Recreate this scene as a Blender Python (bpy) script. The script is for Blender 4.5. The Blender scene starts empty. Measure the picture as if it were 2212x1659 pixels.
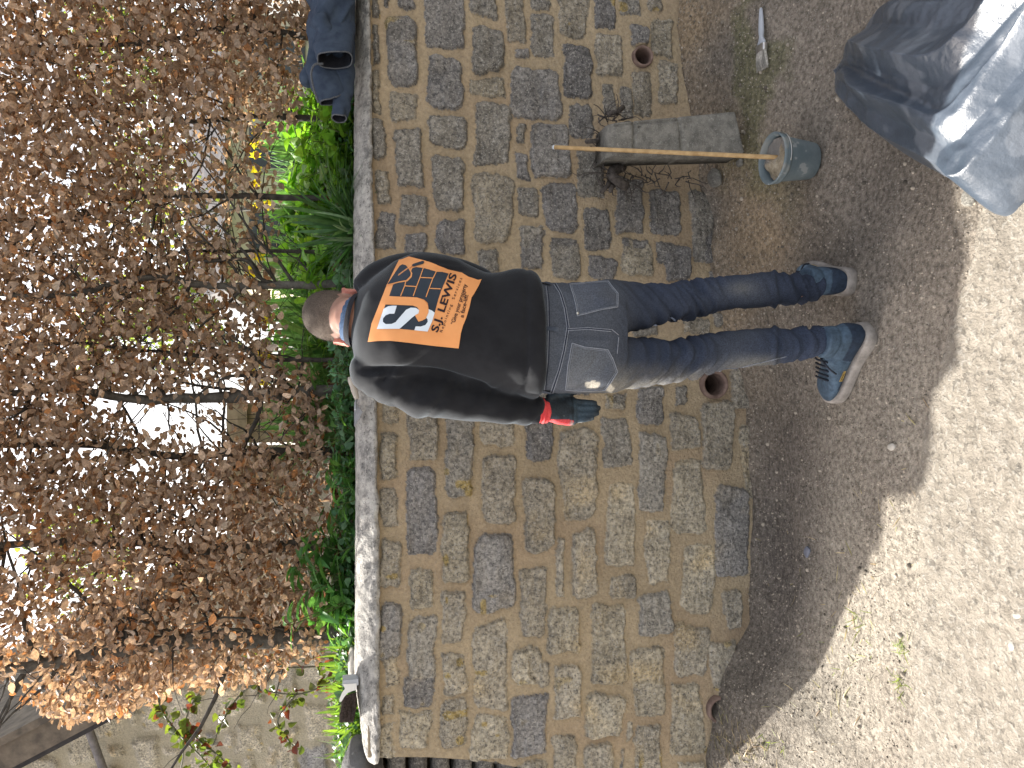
import bpy, math, random
import numpy as np
from mathutils import Vector, Matrix
from mathutils.bvhtree import BVHTree
random.seed(7); rng = np.random.default_rng(7)
SC = bpy.context.scene; COL = SC.collection
# ---------------------------------------------------------------- camera (held sideways: picture left = up)
PITCH = math.radians(12.0); CP, SP = math.cos(PITCH), math.sin(PITCH); EYE = 1.6
cam = bpy.data.cameras.new("camera"); co = bpy.data.objects.new("camera", cam); COL.objects.link(co)
cam.sensor_width = 36; cam.lens = 27.05; cam.clip_start = .05; cam.clip_end = 600
Mx = Matrix(((0, 1, 0), (-SP, 0, -CP), (-CP, 0, SP))).to_4x4(); Mx.translation = (0, 0, EYE)
co.matrix_world = Mx; SC.camera = co
# ---------------------------------------------------------------- daylight
SUN_EL = math.radians(40); SUN_AZ = math.atan2(-.8, .6)          # sun stands behind the hedge to the left
w = bpy.data.worlds.new("World"); SC.world = w; w.use_nodes = True
nt = w.node_tree; sky = nt.nodes.new("ShaderNodeTexSky"); sky.sky_type = 'NISHITA'; sky.sun_disc = False
sky.sun_elevation = SUN_EL; sky.sun_rotation = SUN_AZ; sky.air_density = 1.0; sky.dust_density = 3.0; sky.ozone_density = 1.0
bg = nt.nodes["Background"]; bg.inputs[1].default_value = .15; hs = nt.nodes.new('ShaderNodeHueSaturation'); hs.inputs['Saturation'].default_value = .42; mw = nt.nodes.new('ShaderNodeMix'); mw.data_type = 'RGBA'; mw.blend_type = 'MULTIPLY'; mw.inputs[0].default_value = 1; mw.inputs[7].default_value = (1.08, 1.0, .93, 1)
nt.links.new(sky.outputs[0], hs.inputs['Color']); nt.links.new(hs.outputs[0], mw.inputs[6]); nt.links.new(mw.outputs[2], bg.inputs[0])
sl = bpy.data.lights.new("sun", 'SUN'); sl.energy = 4.6; sl.angle = math.radians(.9); sl.color = (1, .95, .87)
so = bpy.data.objects.new("sun", sl); COL.objects.link(so)
sd = Vector((-.8 * math.cos(SUN_EL), .6 * math.cos(SUN_EL), math.sin(SUN_EL)))
so.rotation_euler = sd.to_track_quat('Z', 'Y').to_euler(); so.location = (-4, 4, 6)
SC.view_settings.view_transform = 'Standard'; SC.view_settings.look = 'None'
SC.view_settings.exposure = 1.45; SC.view_settings.gamma = 1
# ---------------------------------------------------------------- measuring: photo grid (2212 x 1659) -> metres
def ray(x, y):
    t = (x - 1106) / 1662; h = (829.5 - y) / 1662
    return np.array([h, CP - t * SP, -(SP + t * CP)])
def P(x, y, Y):
    d = ray(x, y); s = Y / d[1]
    return Vector((d[0] * s, Y, EYE + d[2] * s))
def hz(x): return EYE
WA, WB = 2.95, .06
def WP(x, y, off=0.0):                                            # point on the wall plane
    d = ray(x, y); s = (WA - off) / (d[1] - WB * d[0]); return Vector((d[0] * s, d[1] * s, EYE + d[2] * s))
# ---------------------------------------------------------------- noise
def _h(ix, iy, iz, seed):
    n = (ix * 374761393 + iy * 668265263 + iz * 2147483647 + seed * 1274126177) & 0xffffffff
    n = ((n ^ (n >> 13)) * 1274126177) & 0xffffffff; n = n ^ (n >> 16)
    return (n & 0xffff) / 65535.0
def vn(p, seed=0):
    p = np.asarray(p, float); i = np.floor(p).astype(np.int64); f = p - i; f = f * f * (3 - 2 * f); r = 0
    for a in (0, 1):
        for b in (0, 1):
            for c in (0, 1):
                wt = (f[..., 0] if a else 1 - f[..., 0]) * (f[..., 1] if b else 1 - f[..., 1]) * (f[..., 2] if c else 1 - f[..., 2])
                r = r + wt * _h(i[..., 0] + a, i[..., 1] + b, i[..., 2] + c, seed)
    return r * 2 - 1
def fbm(p, o=4, seed=0):
    r = 0; a = 1; s = 0; p = np.asarray(p, float)
    for k in range(o): r = r + a * vn(p * 2 ** k + k * 7.3, seed + k); s += a; a *= .5
    return r / s
def st3(x, y, z=0): 
    x, y, z = np.broadcast_arrays(x, y, z); return np.stack([x, y, z], -1)
def sstep(a, b, x): t = np.clip((x - a) / (b - a), 0, 1); return t * t * (3 - 2 * t)
# ---------------------------------------------------------------- objects
def tag(o, label=None, cat=None, group=None, kind=None):
    for k, v in (("label", label), ("category", cat), ("group", group), ("kind", kind)):
        if v: o[k] = v
    return o
def empty(name, loc=(0, 0, 0), label=None, cat=None, group=None, kind=None):
    o = bpy.data.objects.new(name, None); COL.objects.link(o); o.location = loc; o.empty_display_size = .05
    return tag(o, label, cat, group, kind)
def mk(name, V, F, m=None, parent=None, smooth=True, col=None, attr=None):
    me = bpy.data.meshes.new(name); V = np.asarray(V, float).reshape(-1, 3)
    if isinstance(F, np.ndarray) and F.ndim == 2:
        k = F.shape[1]; me.vertices.add(len(V)); me.vertices.foreach_set("co", V.ravel())
        me.loops.add(F.size); me.loops.foreach_set("vertex_index", F.ravel().astype(np.int32))
        me.polygons.add(len(F)); me.polygons.foreach_set("loop_start", np.arange(0, F.size, k, dtype=np.int32))
        me.polygons.foreach_set("loop_total", np.full(len(F), k, dtype=np.int32)); me.update(calc_edges=True)
    else:
        me.from_pydata([tuple(v) for v in V], [], [tuple(int(i) for i in f) for f in F]); me.update()
    me.validate()
    if smooth: me.polygons.foreach_set("use_smooth", [True] * len(me.polygons))
    if col is not None:
        a = me.color_attributes.new("Col", 'FLOAT_COLOR', 'POINT'); c = np.ones((len(V), 4)); c[:, :3] = col; a.data.foreach_set("color", c.ravel())
    if attr:
        for n, v in attr.items():
            a = me.attributes.new(n, 'FLOAT', 'POINT'); a.data.foreach_set("value", np.asarray(v, float).ravel())
    if m: me.materials.append(m)
    o = bpy.data.objects.new(name, me); COL.objects.link(o)
    if parent:
        o.parent = parent
        if parent.type == 'EMPTY' or True: o.matrix_parent_inverse = wm(parent).inverted()
    return o
def wm(o):
    m = Matrix.LocRotScale(o.location, o.rotation_euler, o.scale)
    if o.parent: m = wm(o.parent) @ o.matrix_parent_inverse @ m
    return m
class MB:
    def __init__(s): s.V = []; s.F = []; s.n = 0; s.C = []
    def add(s, V, F, c=None):
        V = np.asarray(V, float).reshape(-1, 3); s.V.append(V); s.F += [tuple(int(i) + s.n for i in f) for f in F]; s.n += len(V)
        if c is not None: s.C.append(np.tile(np.asarray(c, float), (len(V), 1)) if np.ndim(c) == 1 else np.asarray(c))
        return s
    def build(s, name, m, parent=None, smooth=True):
        V = np.concatenate(s.V); return mk(name, V, s.F, m, parent, smooth, np.concatenate(s.C) if s.C else None)
def grid_f(n, m, wrap=False):
    i = np.arange(n - 1)[:, None]; j = np.arange(m if wrap else m - 1)[None, :]; j2 = (j + 1) % m
    a = i * m + j; b = i * m + j2; c = (i + 1) * m + j2; d = (i + 1) * m + j
    return np.stack([a, b, c, d], -1).reshape(-1, 4)
def loft(rings, cap=True):
    n = len(rings); m = len(rings[0]); V = np.concatenate([np.asarray(r, float) for r in rings]); F = [tuple(f) for f in grid_f(n, m, True)]
    if cap: F.append(tuple(range(m))[::-1]); F.append(tuple(range((n - 1) * m, n * m)))
    return V, F
def ring(c, rx, ry, n=24, e=2.0, ax=(1, 0, 0), ay=(0, 1, 0)):
    t = np.arange(n) * 2 * math.pi / n; cx = np.sign(np.cos(t)) * np.abs(np.cos(t)) ** (2 / e); sy = np.sign(np.sin(t)) * np.abs(np.sin(t)) ** (2 / e)
    return np.asarray(c)[None] + rx * cx[:, None] * np.asarray(ax)[None] + ry * sy[:, None] * np.asarray(ay)[None]
def tube(pts, r, n=8, cap=True):
    pts = [Vector(p) for p in pts]; R = [r] * len(pts) if np.isscalar(r) else list(r); rings = []
    T0 = (pts[1] - pts[0]).normalized(); up = Vector((0, 0, 1)) if abs(T0.z) < .9 else Vector((1, 0, 0)); A = T0.cross(up).normalized()
    for i, p in enumerate(pts):
        T = (pts[min(i + 1, len(pts) - 1)] - pts[max(i - 1, 0)])
        T = T.normalized() if T.length > 1e-9 else T0
        A = (A - T * A.dot(T)).normalized(); B = T.cross(A)
        rings.append(ring(p, R[i], R[i], n, 2, A, B))
    return loft(rings, cap)
def smooth_path(pts, k=6):
    pts = [np.asarray(p, float) for p in pts]; q = [2 * pts[0] - pts[1]] + pts + [2 * pts[-1] - pts[-2]]; out = []
    for i in range(1, len(q) - 2):
        for t in np.linspace(0, 1, k, endpoint=False):
            a, b, c, d = q[i - 1:i + 3]
            out.append(.5 * ((2 * b) + (-a + c) * t + (2 * a - 5 * b + 4 * c - d) * t * t + (-a + 3 * b - 3 * c + d) * t ** 3))
    out.append(pts[-1]); return out
def box(c, s, rot=None, bev=0):
    c = Vector(c); hx, hy, hz_ = [v / 2 for v in s]; R = rot if rot is not None else Matrix.Identity(3)
    V = [c + R @ Vector((x * hx, y * hy, z * hz_)) for x in (-1, 1) for y in (-1, 1) for z in (-1, 1)]
    return [tuple(v) for v in V], [(0, 1, 3, 2), (4, 6, 7, 5), (0, 4, 5, 1), (2, 3, 7, 6), (0, 2, 6, 4), (1, 5, 7, 3)]
def lathe(prof, n=32, c=(0, 0, 0)):
    return loft([ring((c[0], c[1], c[2] + z), r, r, n) for r, z in prof], False)
def remeshed(V, F, vox, sm=4, fac=.5):
    me = bpy.data.meshes.new("t"); me.from_pydata([tuple(v) for v in V], [], [tuple(f) for f in F]); me.update()
    o = bpy.data.objects.new("t", me); COL.objects.link(o)
    m = o.modifiers.new("r", 'REMESH'); m.mode = 'VOXEL'; m.voxel_size = vox
    if sm: s = o.modifiers.new("s", 'SMOOTH'); s.iterations = sm; s.factor = fac
    dg = bpy.context.evaluated_depsgraph_get(); e = o.evaluated_get(dg).to_mesh()
    N = len(e.vertices); V2 = np.empty(N * 3); e.vertices.foreach_get("co", V2); NR = np.empty(N * 3); e.vertices.foreach_get("normal", NR)
    F2 = np.empty(len(e.polygons) * 4, dtype=np.int32)
    if all(len(p.vertices) == 4 for p in e.polygons): e.polygons.foreach_get("vertices", F2); F2 = F2.reshape(-1, 4)
    else: F2 = [tuple(p.vertices) for p in e.polygons]
    o.evaluated_get(dg).to_mesh_clear(); bpy.data.objects.remove(o); bpy.data.meshes.remove(me)
    return V2.reshape(-1, 3), F2, NR.reshape(-1, 3)
# ---------------------------------------------------------------- materials
def mat(name, c1, c2=None, scale=8, rough=.85, bump=.3, bscale=60, vcol=False, transl=0, spec=.3, dist=.004, detail=6, speck=None, metal=0, lo=.35, hi=.65, coords='Object', tint=None, mask=False):
    m = bpy.data.materials.new(name); m.use_nodes = True; N = m.node_tree.nodes; L = m.node_tree.links; b = N["Principled BSDF"]
    b.inputs["Roughness"].default_value = rough; b.inputs["Specular IOR Level"].default_value = spec; b.inputs["Metallic"].default_value = metal
    tc = N.new("ShaderNodeTexCoord").outputs[coords]
    def mixc(f, a, c, mode='MIX'):
        x = N.new("ShaderNodeMix"); x.data_type = 'RGBA'; x.blend_type = mode
        for i, v in ((0, f), (6, a), (7, c)):
            if hasattr(v, "links") or isinstance(v, bpy.types.NodeSocket): L.new(v, x.inputs[i])
            else: x.inputs[i].default_value = v if np.isscalar(v) else tuple(v) + (1,) * (4 - len(v))
        return x.outputs[2]
    def noise(sc, det=detail, ro=.6):
        n = N.new("ShaderNodeTexNoise"); n.inputs["Scale"].default_value = sc; n.inputs["Detail"].default_value = det; n.inputs["Roughness"].default_value = ro
        L.new(tc, n.inputs["Vector"]); return n.outputs["Fac"]
    def ramp(s, a, c):
        r = N.new("ShaderNodeMapRange"); r.inputs[1].default_value = a; r.inputs[2].default_value = c; L.new(s, r.inputs[0]); return r.outputs[0]
    c2 = c2 or c1
    if vcol:
        ma = None; a = N.new("ShaderNodeAttribute"); a.attribute_name = "Col"; base = a.outputs["Color"]
        f = ramp(noise(scale), lo, hi); g = mixc(f, c1, c2)
        if mask: ma = N.new('ShaderNodeAttribute'); ma.attribute_name = 'stone'; mr_ = ramp(ma.outputs['Fac'], -.4, 1); g = mixc(mr_, (1, 1, 1), g)
        col = mixc(1.0, base, g, 'MULTIPLY')
    else: col = mixc(ramp(noise(scale), lo, hi), c1, c2)
    if speck:                                                      # grains: (scale, threshold, colour, amount)
        for (s_, th, sc_, am) in speck:
            f = ramp(noise(s_, 2, .5), th, th + .04); k = N.new("ShaderNodeMath"); k.operation = 'MULTIPLY'; L.new(f, k.inputs[0]); k.inputs[1].default_value = am
            if mask:
                ma = N.new('ShaderNodeAttribute'); ma.attribute_name = 'stone'; k2 = N.new('ShaderNodeMath'); k2.operation = 'MULTIPLY'; mr_ = ramp(ma.outputs['Fac'], -.28, 1); L.new(k.outputs[0], k2.inputs[0]); L.new(mr_, k2.inputs[1]); k = k2
            col = mixc(k.outputs[0], col, sc_)
    L.new(col, b.inputs["Base Color"])
    if bump:
        bn = N.new("ShaderNodeBump"); bn.inputs["Strength"].default_value = bump; bn.inputs["Distance"].default_value = dist
        L.new(noise(bscale, 8, .65), bn.inputs["Height"]); L.new(bn.outputs[0], b.inputs["Normal"])
    if transl:
        t = N.new("ShaderNodeBsdfTranslucent"); mx = N.new("ShaderNodeMixShader"); mx.inputs[0].default_value = transl
        tc2 = mixc(1.0, col, tint or (1, 1, 1), 'MULTIPLY'); L.new(tc2, t.inputs[0]); L.new(b.outputs[0], mx.inputs[1]); L.new(t.outputs[0], mx.inputs[2])
        L.new(mx.outputs[0], N["Material Output"].inputs[0])
    m["mix"] = 1; return m
M = {}
M['wall'] = mat("rubble", (.55, .55, .56), (1.5, 1.48, 1.45), 70, .92, 1.0, 95, vcol=True, mask=True, dist=.014, speck=[(150, .60, (.50, .48, .44), .6), (110, .615, (.05, .05, .055), .65)])
M['coping'] = mat("coping_stone", (.20, .195, .185), (.56, .54, .50), 22, .95, 1.0, 80, dist=.016, speck=[(120, .60, (.55, .53, .48), .6), (90, .62, (.06, .06, .06), .6), (22, .66, (.5, .5, .46), .8)])
M['ground'] = mat("dirt", (.55, .54, .53), (1.4, 1.4, 1.4), 60, .95, 1.0, 110, vcol=True, dist=.011, speck=[(170, .64, (.42, .40, .36), .7), (100, .63, (.05, .045, .04), .45)])
M['road'] = mat("road_surface", (.21, .188, .155), (.31, .28, .235), 26, .9, 1.0, 75, dist=.014, speck=[(75, .57, (.36, .34, .30), .6), (55, .60, (.11, .10, .085), .6)])
M['soil'] = mat("soil", (.05, .04, .03), (.12, .09, .06), 12, .95, 1, 60, dist=.02)
# ---------------------------------------------------------------- ground
def base_z(X): return np.interp(X, [-1.9, -1.5, -1.2, -.98, -.6, -.1, .1, .6, 1.7, 2.6], [.16, .19, .11, -.02, -.07, -.05, 0, .10, .22, .26])
def gz(X, Y):
    X = np.asarray(X, float); Y = np.asarray(Y, float); Yw = WA + WB * X
    wgt = 1 - sstep(.02, .95, Yw - Y); z = base_z(X) * wgt
    z = z + .035 * np.exp(-((Yw - Y) / .10) ** 2) * (.6 + .7 * vn(st3(X * 6, Y * 6), 3))
    z = z + .010 * fbm(st3(X * 5, Y * 5), 4, 11) + .004 * fbm(st3(X * 30, Y * 30), 3, 12)
    return z
def GP(x, y, h=0.0):                                              # point on the ground under a photo position
    d = ray(x, y); z = h
    for _ in range(12): s = (EYE - z) / -d[2]; z = float(gz(d[0] * s, d[1] * s)) + h
    return Vector((d[0] * s, d[1] * s, z))
def edge_y(X): return np.interp(X, [-3, -1.6, -1.0, -.55, -.1, .35, .9, 1.4, 3], [1.98, 1.96, 1.93, 1.93, 1.90, 1.72, 1.55, 1.48, 1.4])
xs = np.concatenate([np.linspace(-60, -3, 14)[:-1], np.linspace(-3, -1.7, 40)[:-1], np.linspace(-1.7, 1.8, 330), np.linspace(1.8, 3.4, 40)[1:], np.linspace(3.4, 60, 14)[1:]])
ys = np.concatenate([np.linspace(-80, 0, 14)[:-1], np.linspace(0, 1.2, 14)[:-1], np.linspace(1.2, 3.15, 190), np.linspace(3.15, 120, 12)[1:]])
XX, YY = np.meshgrid(xs, ys); ZZ = gz(XX, YY); ZZ = np.where(YY > 3.5, -.1, ZZ)
nb = lambda f, s, o=4: fbm(st3(XX * f, YY * f), o, s)
C = np.array([.215, .188, .155])[None, None] * (1 + .38 * nb(2.2, 21) + .25 * nb(9, 22))[..., None]
Yw = WA + WB * XX
sand = np.clip(sstep(.55, .0, Yw - YY) * (.5 + .9 * nb(4, 23)), 0, 1) * sstep(-.7, .3, XX); sand += .8 * np.exp(-(((XX - .62) / .22) ** 2 + ((YY - 2.62) / .15) ** 2)) * (1 + nb(8, 24))
sand = np.clip(sand, 0, .9)[..., None]; C = C * (1 - sand) + sand * np.array([.33, .25, .16])
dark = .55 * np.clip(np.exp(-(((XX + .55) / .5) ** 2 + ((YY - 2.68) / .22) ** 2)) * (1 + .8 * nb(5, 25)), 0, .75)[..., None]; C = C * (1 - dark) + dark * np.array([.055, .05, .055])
gg = GP(1600, 90); moss = np.clip(sstep(.12, .45, nb(6, 26)) * np.exp(-(((XX - gg.x + .15) / .5) ** 2 + ((YY - gg.y + .05) / .2) ** 2)) * 1.3, 0, .8)[..., None] * .65; C = C * (1 - moss) + moss * np.array([.10, .11, .035])
pale = np.clip((.35 + sstep(-.2, .5, nb(3, 27))) * sstep(.6, -.6, XX) * sstep(2.5, 2.0, YY + .25 * XX), 0, .7)[..., None]; C = C * (1 - pale) + pale * np.array([.33, .30, .25])
C = C * (1 - .0)
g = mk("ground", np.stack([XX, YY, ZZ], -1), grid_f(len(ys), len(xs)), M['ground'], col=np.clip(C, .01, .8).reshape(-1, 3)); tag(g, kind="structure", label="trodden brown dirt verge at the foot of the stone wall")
rx = np.concatenate([np.linspace(-60, -2.2, 10)[:-1], np.linspace(-2.2, 2.2, 260), np.linspace(2.2, 60, 10)[1:]]); rt = np.concatenate([np.linspace(0, .9, 60), np.linspace(.9, 60, 12)[1:]])
RX, RT = np.meshgrid(rx, rt); RY = edge_y(RX) + .025 * fbm(st3(RX * 7, 0 * RX), 4, 31) * np.exp(-RT * 4) - RT
RZ = gz(RX, RY) * 1 + np.minimum(.006, .0 + RT * .2) + .0035 * fbm(st3(RX * 45, RY * 45), 2, 32)
r_ = mk("road", np.stack([RX, RY, RZ + .001], -1), grid_f(len(rt), len(rx))[:, ::-1], M['road']); tag(r_, kind="structure", label="sunlit pale chipped road surface")
# ---------------------------------------------------------------- rubble walls (one relief sheet, stones and pointing)
def dec(ox, oy, sc, txt):
    out = []
    for s in txt.split(';'):
        a = [float(v) for v in s.split(',')]; q = [(ox + a[0] / sc) / 1.8517, (oy + a[1] / sc) / 1.8517, (ox + a[2] / sc) / 1.8517, (oy + a[3] / sc) / 1.8517]
        A = WP((q[0] + q[2]) / 2, q[1]); B = WP((q[0] + q[2]) / 2, q[3]); Cc = WP(q[0], (q[1] + q[3]) / 2); D = WP(q[2], (q[1] + q[3]) / 2)
        out.append((min(A.x, B.x), max(A.x, B.x), min(Cc.z, D.z), max(Cc.z, D.z)))
    return out
ST = dec(1350, 0, 1.659, "218,-40,290,130;222,160,290,440;225,460,300,755;225,770,330,1065;240,1110,345,1365;245,1400,385,1659;300,-40,362,55;395,-40,530,70;325,95,540,600;345,612,548,808;375,852,578,1235;395,1282,605,1505;435,1540,612,1700;578,-60,855,330;590,360,840,728;605,750,862,980;622,1025,865,1400;640,1437,865,1700;880,-60,1060,118;890,165,1108,492;875,505,1112,660;905,685,1155,1115;905,1148,1178,1630;925,1650,1095,1800;1100,-60,1250,285;1165,305,1282,378;1135,435,1480,800;1185,818,1268,968;1185,1015,1280,1200;1190,1230,1335,1430;1210,1475,1365,1700;1275,-60,1415,70;1275,85,1443,385;1280,810,1555,1190;1350,1215,1590,1550;1400,1575,1600,1700;1455,-60,1670,250;1485,278,1705,672;1535,690,1710,930;1585,1000,1770,1330;1618,1375,1825,1659;1690,-60,1850,185;1712,205,1900,525;1750,555,1850,760")
ST += dec(2200, 0, 1.659, "455,-60,605,105;640,-60,750,72;520,150,655,315;655,115,820,398;455,570,550,790;540,470,680,780;712,410,850,700;430,1180,640,1555;665,1265,870,1575;920,1260,1090,1750;475,1575,665,1700;700,1615,870,1750")
ST += dec(2000, 900, 1.4747, "120,10,260,275;285,75,475,330;485,0,665,140;510,170,700,325;715,75,905,315;945,125,1130,330;790,590,935,665;1075,550,1235,660;1245,510,1400,600;1350,850,1520,1110;620,975,745,1085;800,940,970,1190;1030,930,1105,1060;1135,0,1320,230;595,1135,750,1327;345,1200,540,1400")
ST += dec(1350, 1600, 1.659, "290,-60,420,150;283,195,420,525;270,572,412,862;268,920,430,1255;272,1335,435,1720;455,60,675,412;450,447,670,1055;465,1122,650,1397;462,1428,665,1860;708,110,905,665;690,745,890,1235;685,1262,865,1600;690,1640,865,1970;930,60,1190,305;958,352,1197,843;900,880,1185,1415;895,1458,1140,2060;1240,60,1435,403;1235,500,1447,1015;1205,1098,1395,1590;1185,1630,1360,1880;1465,190,1730,818;1440,925,1505,1305;1545,862,1740,1325;1390,1360,1618,1700")
ST += dec(2300, 1500, 1.659, "195,110,340,230;410,90,600,340;660,60,755,205;170,275,365,620;405,378,605,922;635,240,830,492;830,160,1060,652;1095,320,1340,810;635,555,865,1062;195,725,400,1262;920,725,1155,1355;465,970,640,1392;215,1305,405,1490;705,1115,930,1590;410,1440,640,1750;100,1515,345,2060;1185,880,1305,1065;1200,1150,1320,1400;985,1415,1110,1700;1150,1400,1290,1620;")[:-1] if False else dec(2300, 1500, 1.659, "195,110,340,230;410,90,600,340;660,60,755,205;170,275,365,620;405,378,605,922;635,240,830,492;830,160,1060,652;1095,320,1340,810;635,555,865,1062;195,725,400,1262;920,725,1155,1355;465,970,640,1392;215,1305,405,1490;705,1115,930,1590;410,1440,640,1750;100,1515,345,2060;1185,880,1305,1065;1200,1150,1320,1400;985,1415,1110,1700;1150,1400,1290,1620")
ST += dec(1300, 2300, 2.149, "495,650,640,945;470,1015,620,1235;440,1275,620,1720;660,845,945,1145;650,1150,930,1500;985,1060,1235,1500;1250,1190,1590,1590;1600,605,1840,940;1815,720,1934,950;1600,1000,1920,1560;1300,1600,1590,1800;1640,1590,1900,1800")
ST += dec(2200, 2300, 2.149, "690,615,990,1215;1050,410,1380,890;1380,560,1630,1030;25,780,275,1245;300,1000,635,1415;1030,925,1325,1560;720,1255,965,1760;650,1260,715,1450;10,1365,240,1760;290,1450,565,1760;605,1490,652,1700;1080,1600,1330,1760")
PIPES = [(1386, 125, .034), (1540, 830, .046), (1553, 1530, .042)]
def fill(boxes, reg, n, mg=.012, seed=1, wr=(.09, .26), hr=(.06, .12)):
    r = random.Random(seed); b = list(boxes)
    for _ in range(n):
        w_ = r.uniform(*wr); h_ = r.uniform(*hr); x = r.uniform(reg[0], reg[1]); z = r.uniform(reg[2], reg[3]); q = (x, x + w_, z, z + h_)
        if all(q[1] + mg < o[0] or q[0] - mg > o[1] or q[3] + mg < o[2] or q[2] - mg > o[3] for o in b): b.append(q)
    return b
def relief(xs, zs, boxes, pipes=(), seed=5, left=None, yel=0, warp=.011):
    X, Z = np.meshgrid(xs, zs)
    if left is not None: X = np.where(X < .2, .2 - (.2 - X) * ((.2 - left(Z)) / (.2 - xs[0])), X)
    w1 = fbm(st3(X * 9, Z * 9), 4, seed) * warp * 2.0 + fbm(st3(X * 45, Z * 45), 3, seed + 5) * warp * .8; w2 = fbm(st3(X * 9, Z * 9, 9), 4, seed + 1) * warp * 1.7 + fbm(st3(X * 45, Z * 45, 5), 3, seed + 6) * warp * .75
    U, W = X + w1, Z + w2; best = np.full(X.shape, -1.0); H = np.zeros(X.shape); tone = np.zeros(X.shape + (3,)); r = random.Random(seed)
    rough = fbm(st3(X * 22, Z * 22), 5, seed + 9); lay = fbm(st3(X * 8, Z * 40), 3, seed + 10)
    for (a, b, c, d) in boxes:
        i0, i1 = np.searchsorted(xs, [a - .06, b + (.06 if left is None else .06 + .35 * (a < .2))]); j0, j1 = np.searchsorted(zs, [c - .06, d + .06])
        if i1 <= i0 or j1 <= j0: continue
        sl_ = (slice(j0, j1), slice(i0, i1)); cx, cz = (a + b) / 2, (c + d) / 2; hx, hz2 = (b - a) / 2, (d - c) / 2; an = r.uniform(-.05, .05)
        u = U[sl_] - cx; v = W[sl_] - cz; u, v = u + v * an + r.uniform(-.1, .1) * v * np.sign(u) * .6, v - u * an + r.uniform(-.12, .12) * u * v / max(hx, hz2)
        rr = r.uniform(.2, .65) * min(hx, hz2); qx = np.abs(u) - hx + rr; qz = np.abs(v) - hz2 + rr
        sd_ = np.hypot(np.maximum(qx, 0), np.maximum(qz, 0)) + np.minimum(np.maximum(qx, qz), 0) - rr; ins = -sd_ - .005
        k = r.random(); left_ = sstep(.4, -.9, cx)
        t_ = np.array([.192, .185, .175]) if k < .45 else (np.array([.225, .212, .185]) if k < .85 else np.array([.172, .167, .163]))
        if yel >= 0 and r.random() < .25 + .6 * left_: t_ = t_ * .55 + np.array([.30, .26, .18]) * .55
        t_ = t_ * r.uniform(.9, 1.15) * (1 + .3 * left_); tx, tz = r.uniform(-.08, .08), r.uniform(-.10, .08); hh = r.uniform(.005, .018)
        m_ = ins > np.maximum(best[sl_], -.02) ; m_ &= ins > best[sl_]
        hgt = hh * 1.2 * sstep(-.001, .009, ins) + (tx * u + tz * v) * sstep(0, .02, ins) + (.010 * rough[sl_] + .005 * lay[sl_]) * sstep(0, .006, ins)
        best[sl_] = np.where(m_, ins, best[sl_]); H[sl_] = np.where(m_ & (ins > -.004), hgt, H[sl_]); tone[sl_] = np.where((m_ & (ins > 0))[..., None], t_[None, None], tone[sl_])
    inside = best > 0
    var = 1 + .35 * fbm(st3(X * 14, Z * 14), 4, seed + 20)
    tone = tone * var[..., None]; yb = np.clip(sstep(.15, .6, fbm(st3(X * 7, Z * 7), 3, seed + 21)), 0, 1)[..., None] * .55 * sstep(.5, -.8, X)[..., None]; tone = tone * (1 - yb) + tone * yb * np.array([1.35, 1.15, .8])
    bl = .3 * (sstep(.25, .6, fbm(st3(X * 11, Z * 11, 4), 3, seed + 23)) * .5)[..., None]; tone = tone * (1 - bl) + bl * tone * np.array([.8, .92, 1.15])
    lich = sstep(.66, .70, vn(st3(X * 21, Z * 21), seed + 24)) * sstep(.1, .3, fbm(st3(X * 2.5, Z * 2.5), 2, seed + 29)) ; lich = lich[..., None] * (.8 if yel >= 0 else .4); tone = tone * (1 - lich) + lich * np.array([.36, .27, .09])
    mort = np.array([.435, .35, .235])[None, None] * (1 + .16 * fbm(st3(X * 5, Z * 5), 4, seed + 22))[..., None] * np.where(X > .1, 1.0, 1.0)[..., None]
    pk = (.45 * sstep(.0, .5, fbm(st3(X * 3, Z * 3, 7), 2, seed + 27)))[..., None]; mort = mort * (1 - pk) + pk * mort * np.array([.95, .86, .86])
    H = np.where(inside | (H != 0), H, 0) + np.where(inside, 0, .0025 * fbm(st3(X * 25, Z * 25), 4, seed + 30) + .003 * fbm(st3(X * 6, Z * 6), 2, seed + 31))
    H = H - .003 * np.exp(-(best / .004) ** 2) + .006 * fbm(st3(X * 1.7, Z * 1.7), 2, seed + 32)
    for (px, pz, pr) in pipes:
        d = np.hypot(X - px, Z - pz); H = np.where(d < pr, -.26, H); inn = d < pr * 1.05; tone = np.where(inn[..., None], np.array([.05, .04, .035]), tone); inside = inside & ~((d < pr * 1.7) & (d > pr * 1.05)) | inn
    return X, Z, H, np.where(inside[..., None], tone, mort), inside
# ---------------------------------------------------------------- the retaining wall
wall = empty("stone_wall", (0, WA, 0), "long grey rubble stone garden wall with fresh sandy pointing", "stone wall")
xs_ = np.concatenate([np.linspace(-1.40, 1.75, 720), np.linspace(1.75, 3.8, 120)[1:]]); zs_ = np.linspace(-.25, 1.53, 400)
pp = [(WP(a, b).x, WP(a, b).z, c) for a, b, c in PIPES]
BX = fill(ST, (-.45, .42, .0, 1.25), 2500, .016, 3); BX = fill(BX, (1.62, 3.8, -.1, 1.45), 6000, .014, 4, (.12, .3), (.08, .14)); BX = fill(BX, (-1.4, 1.6, -.2, .12), 500, .02, 8)
lf = lambda Z: np.interp(Z, [-.3, .6, .92, 1.1, 1.3, 1.5], [-1.72, -1.60, -1.475, -1.425, -1.39, -1.37])
X, Z, H, CC, INS = relief(xs_, zs_, BX, pp, 5, lf)
Yv = WA + WB * X - H
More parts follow.
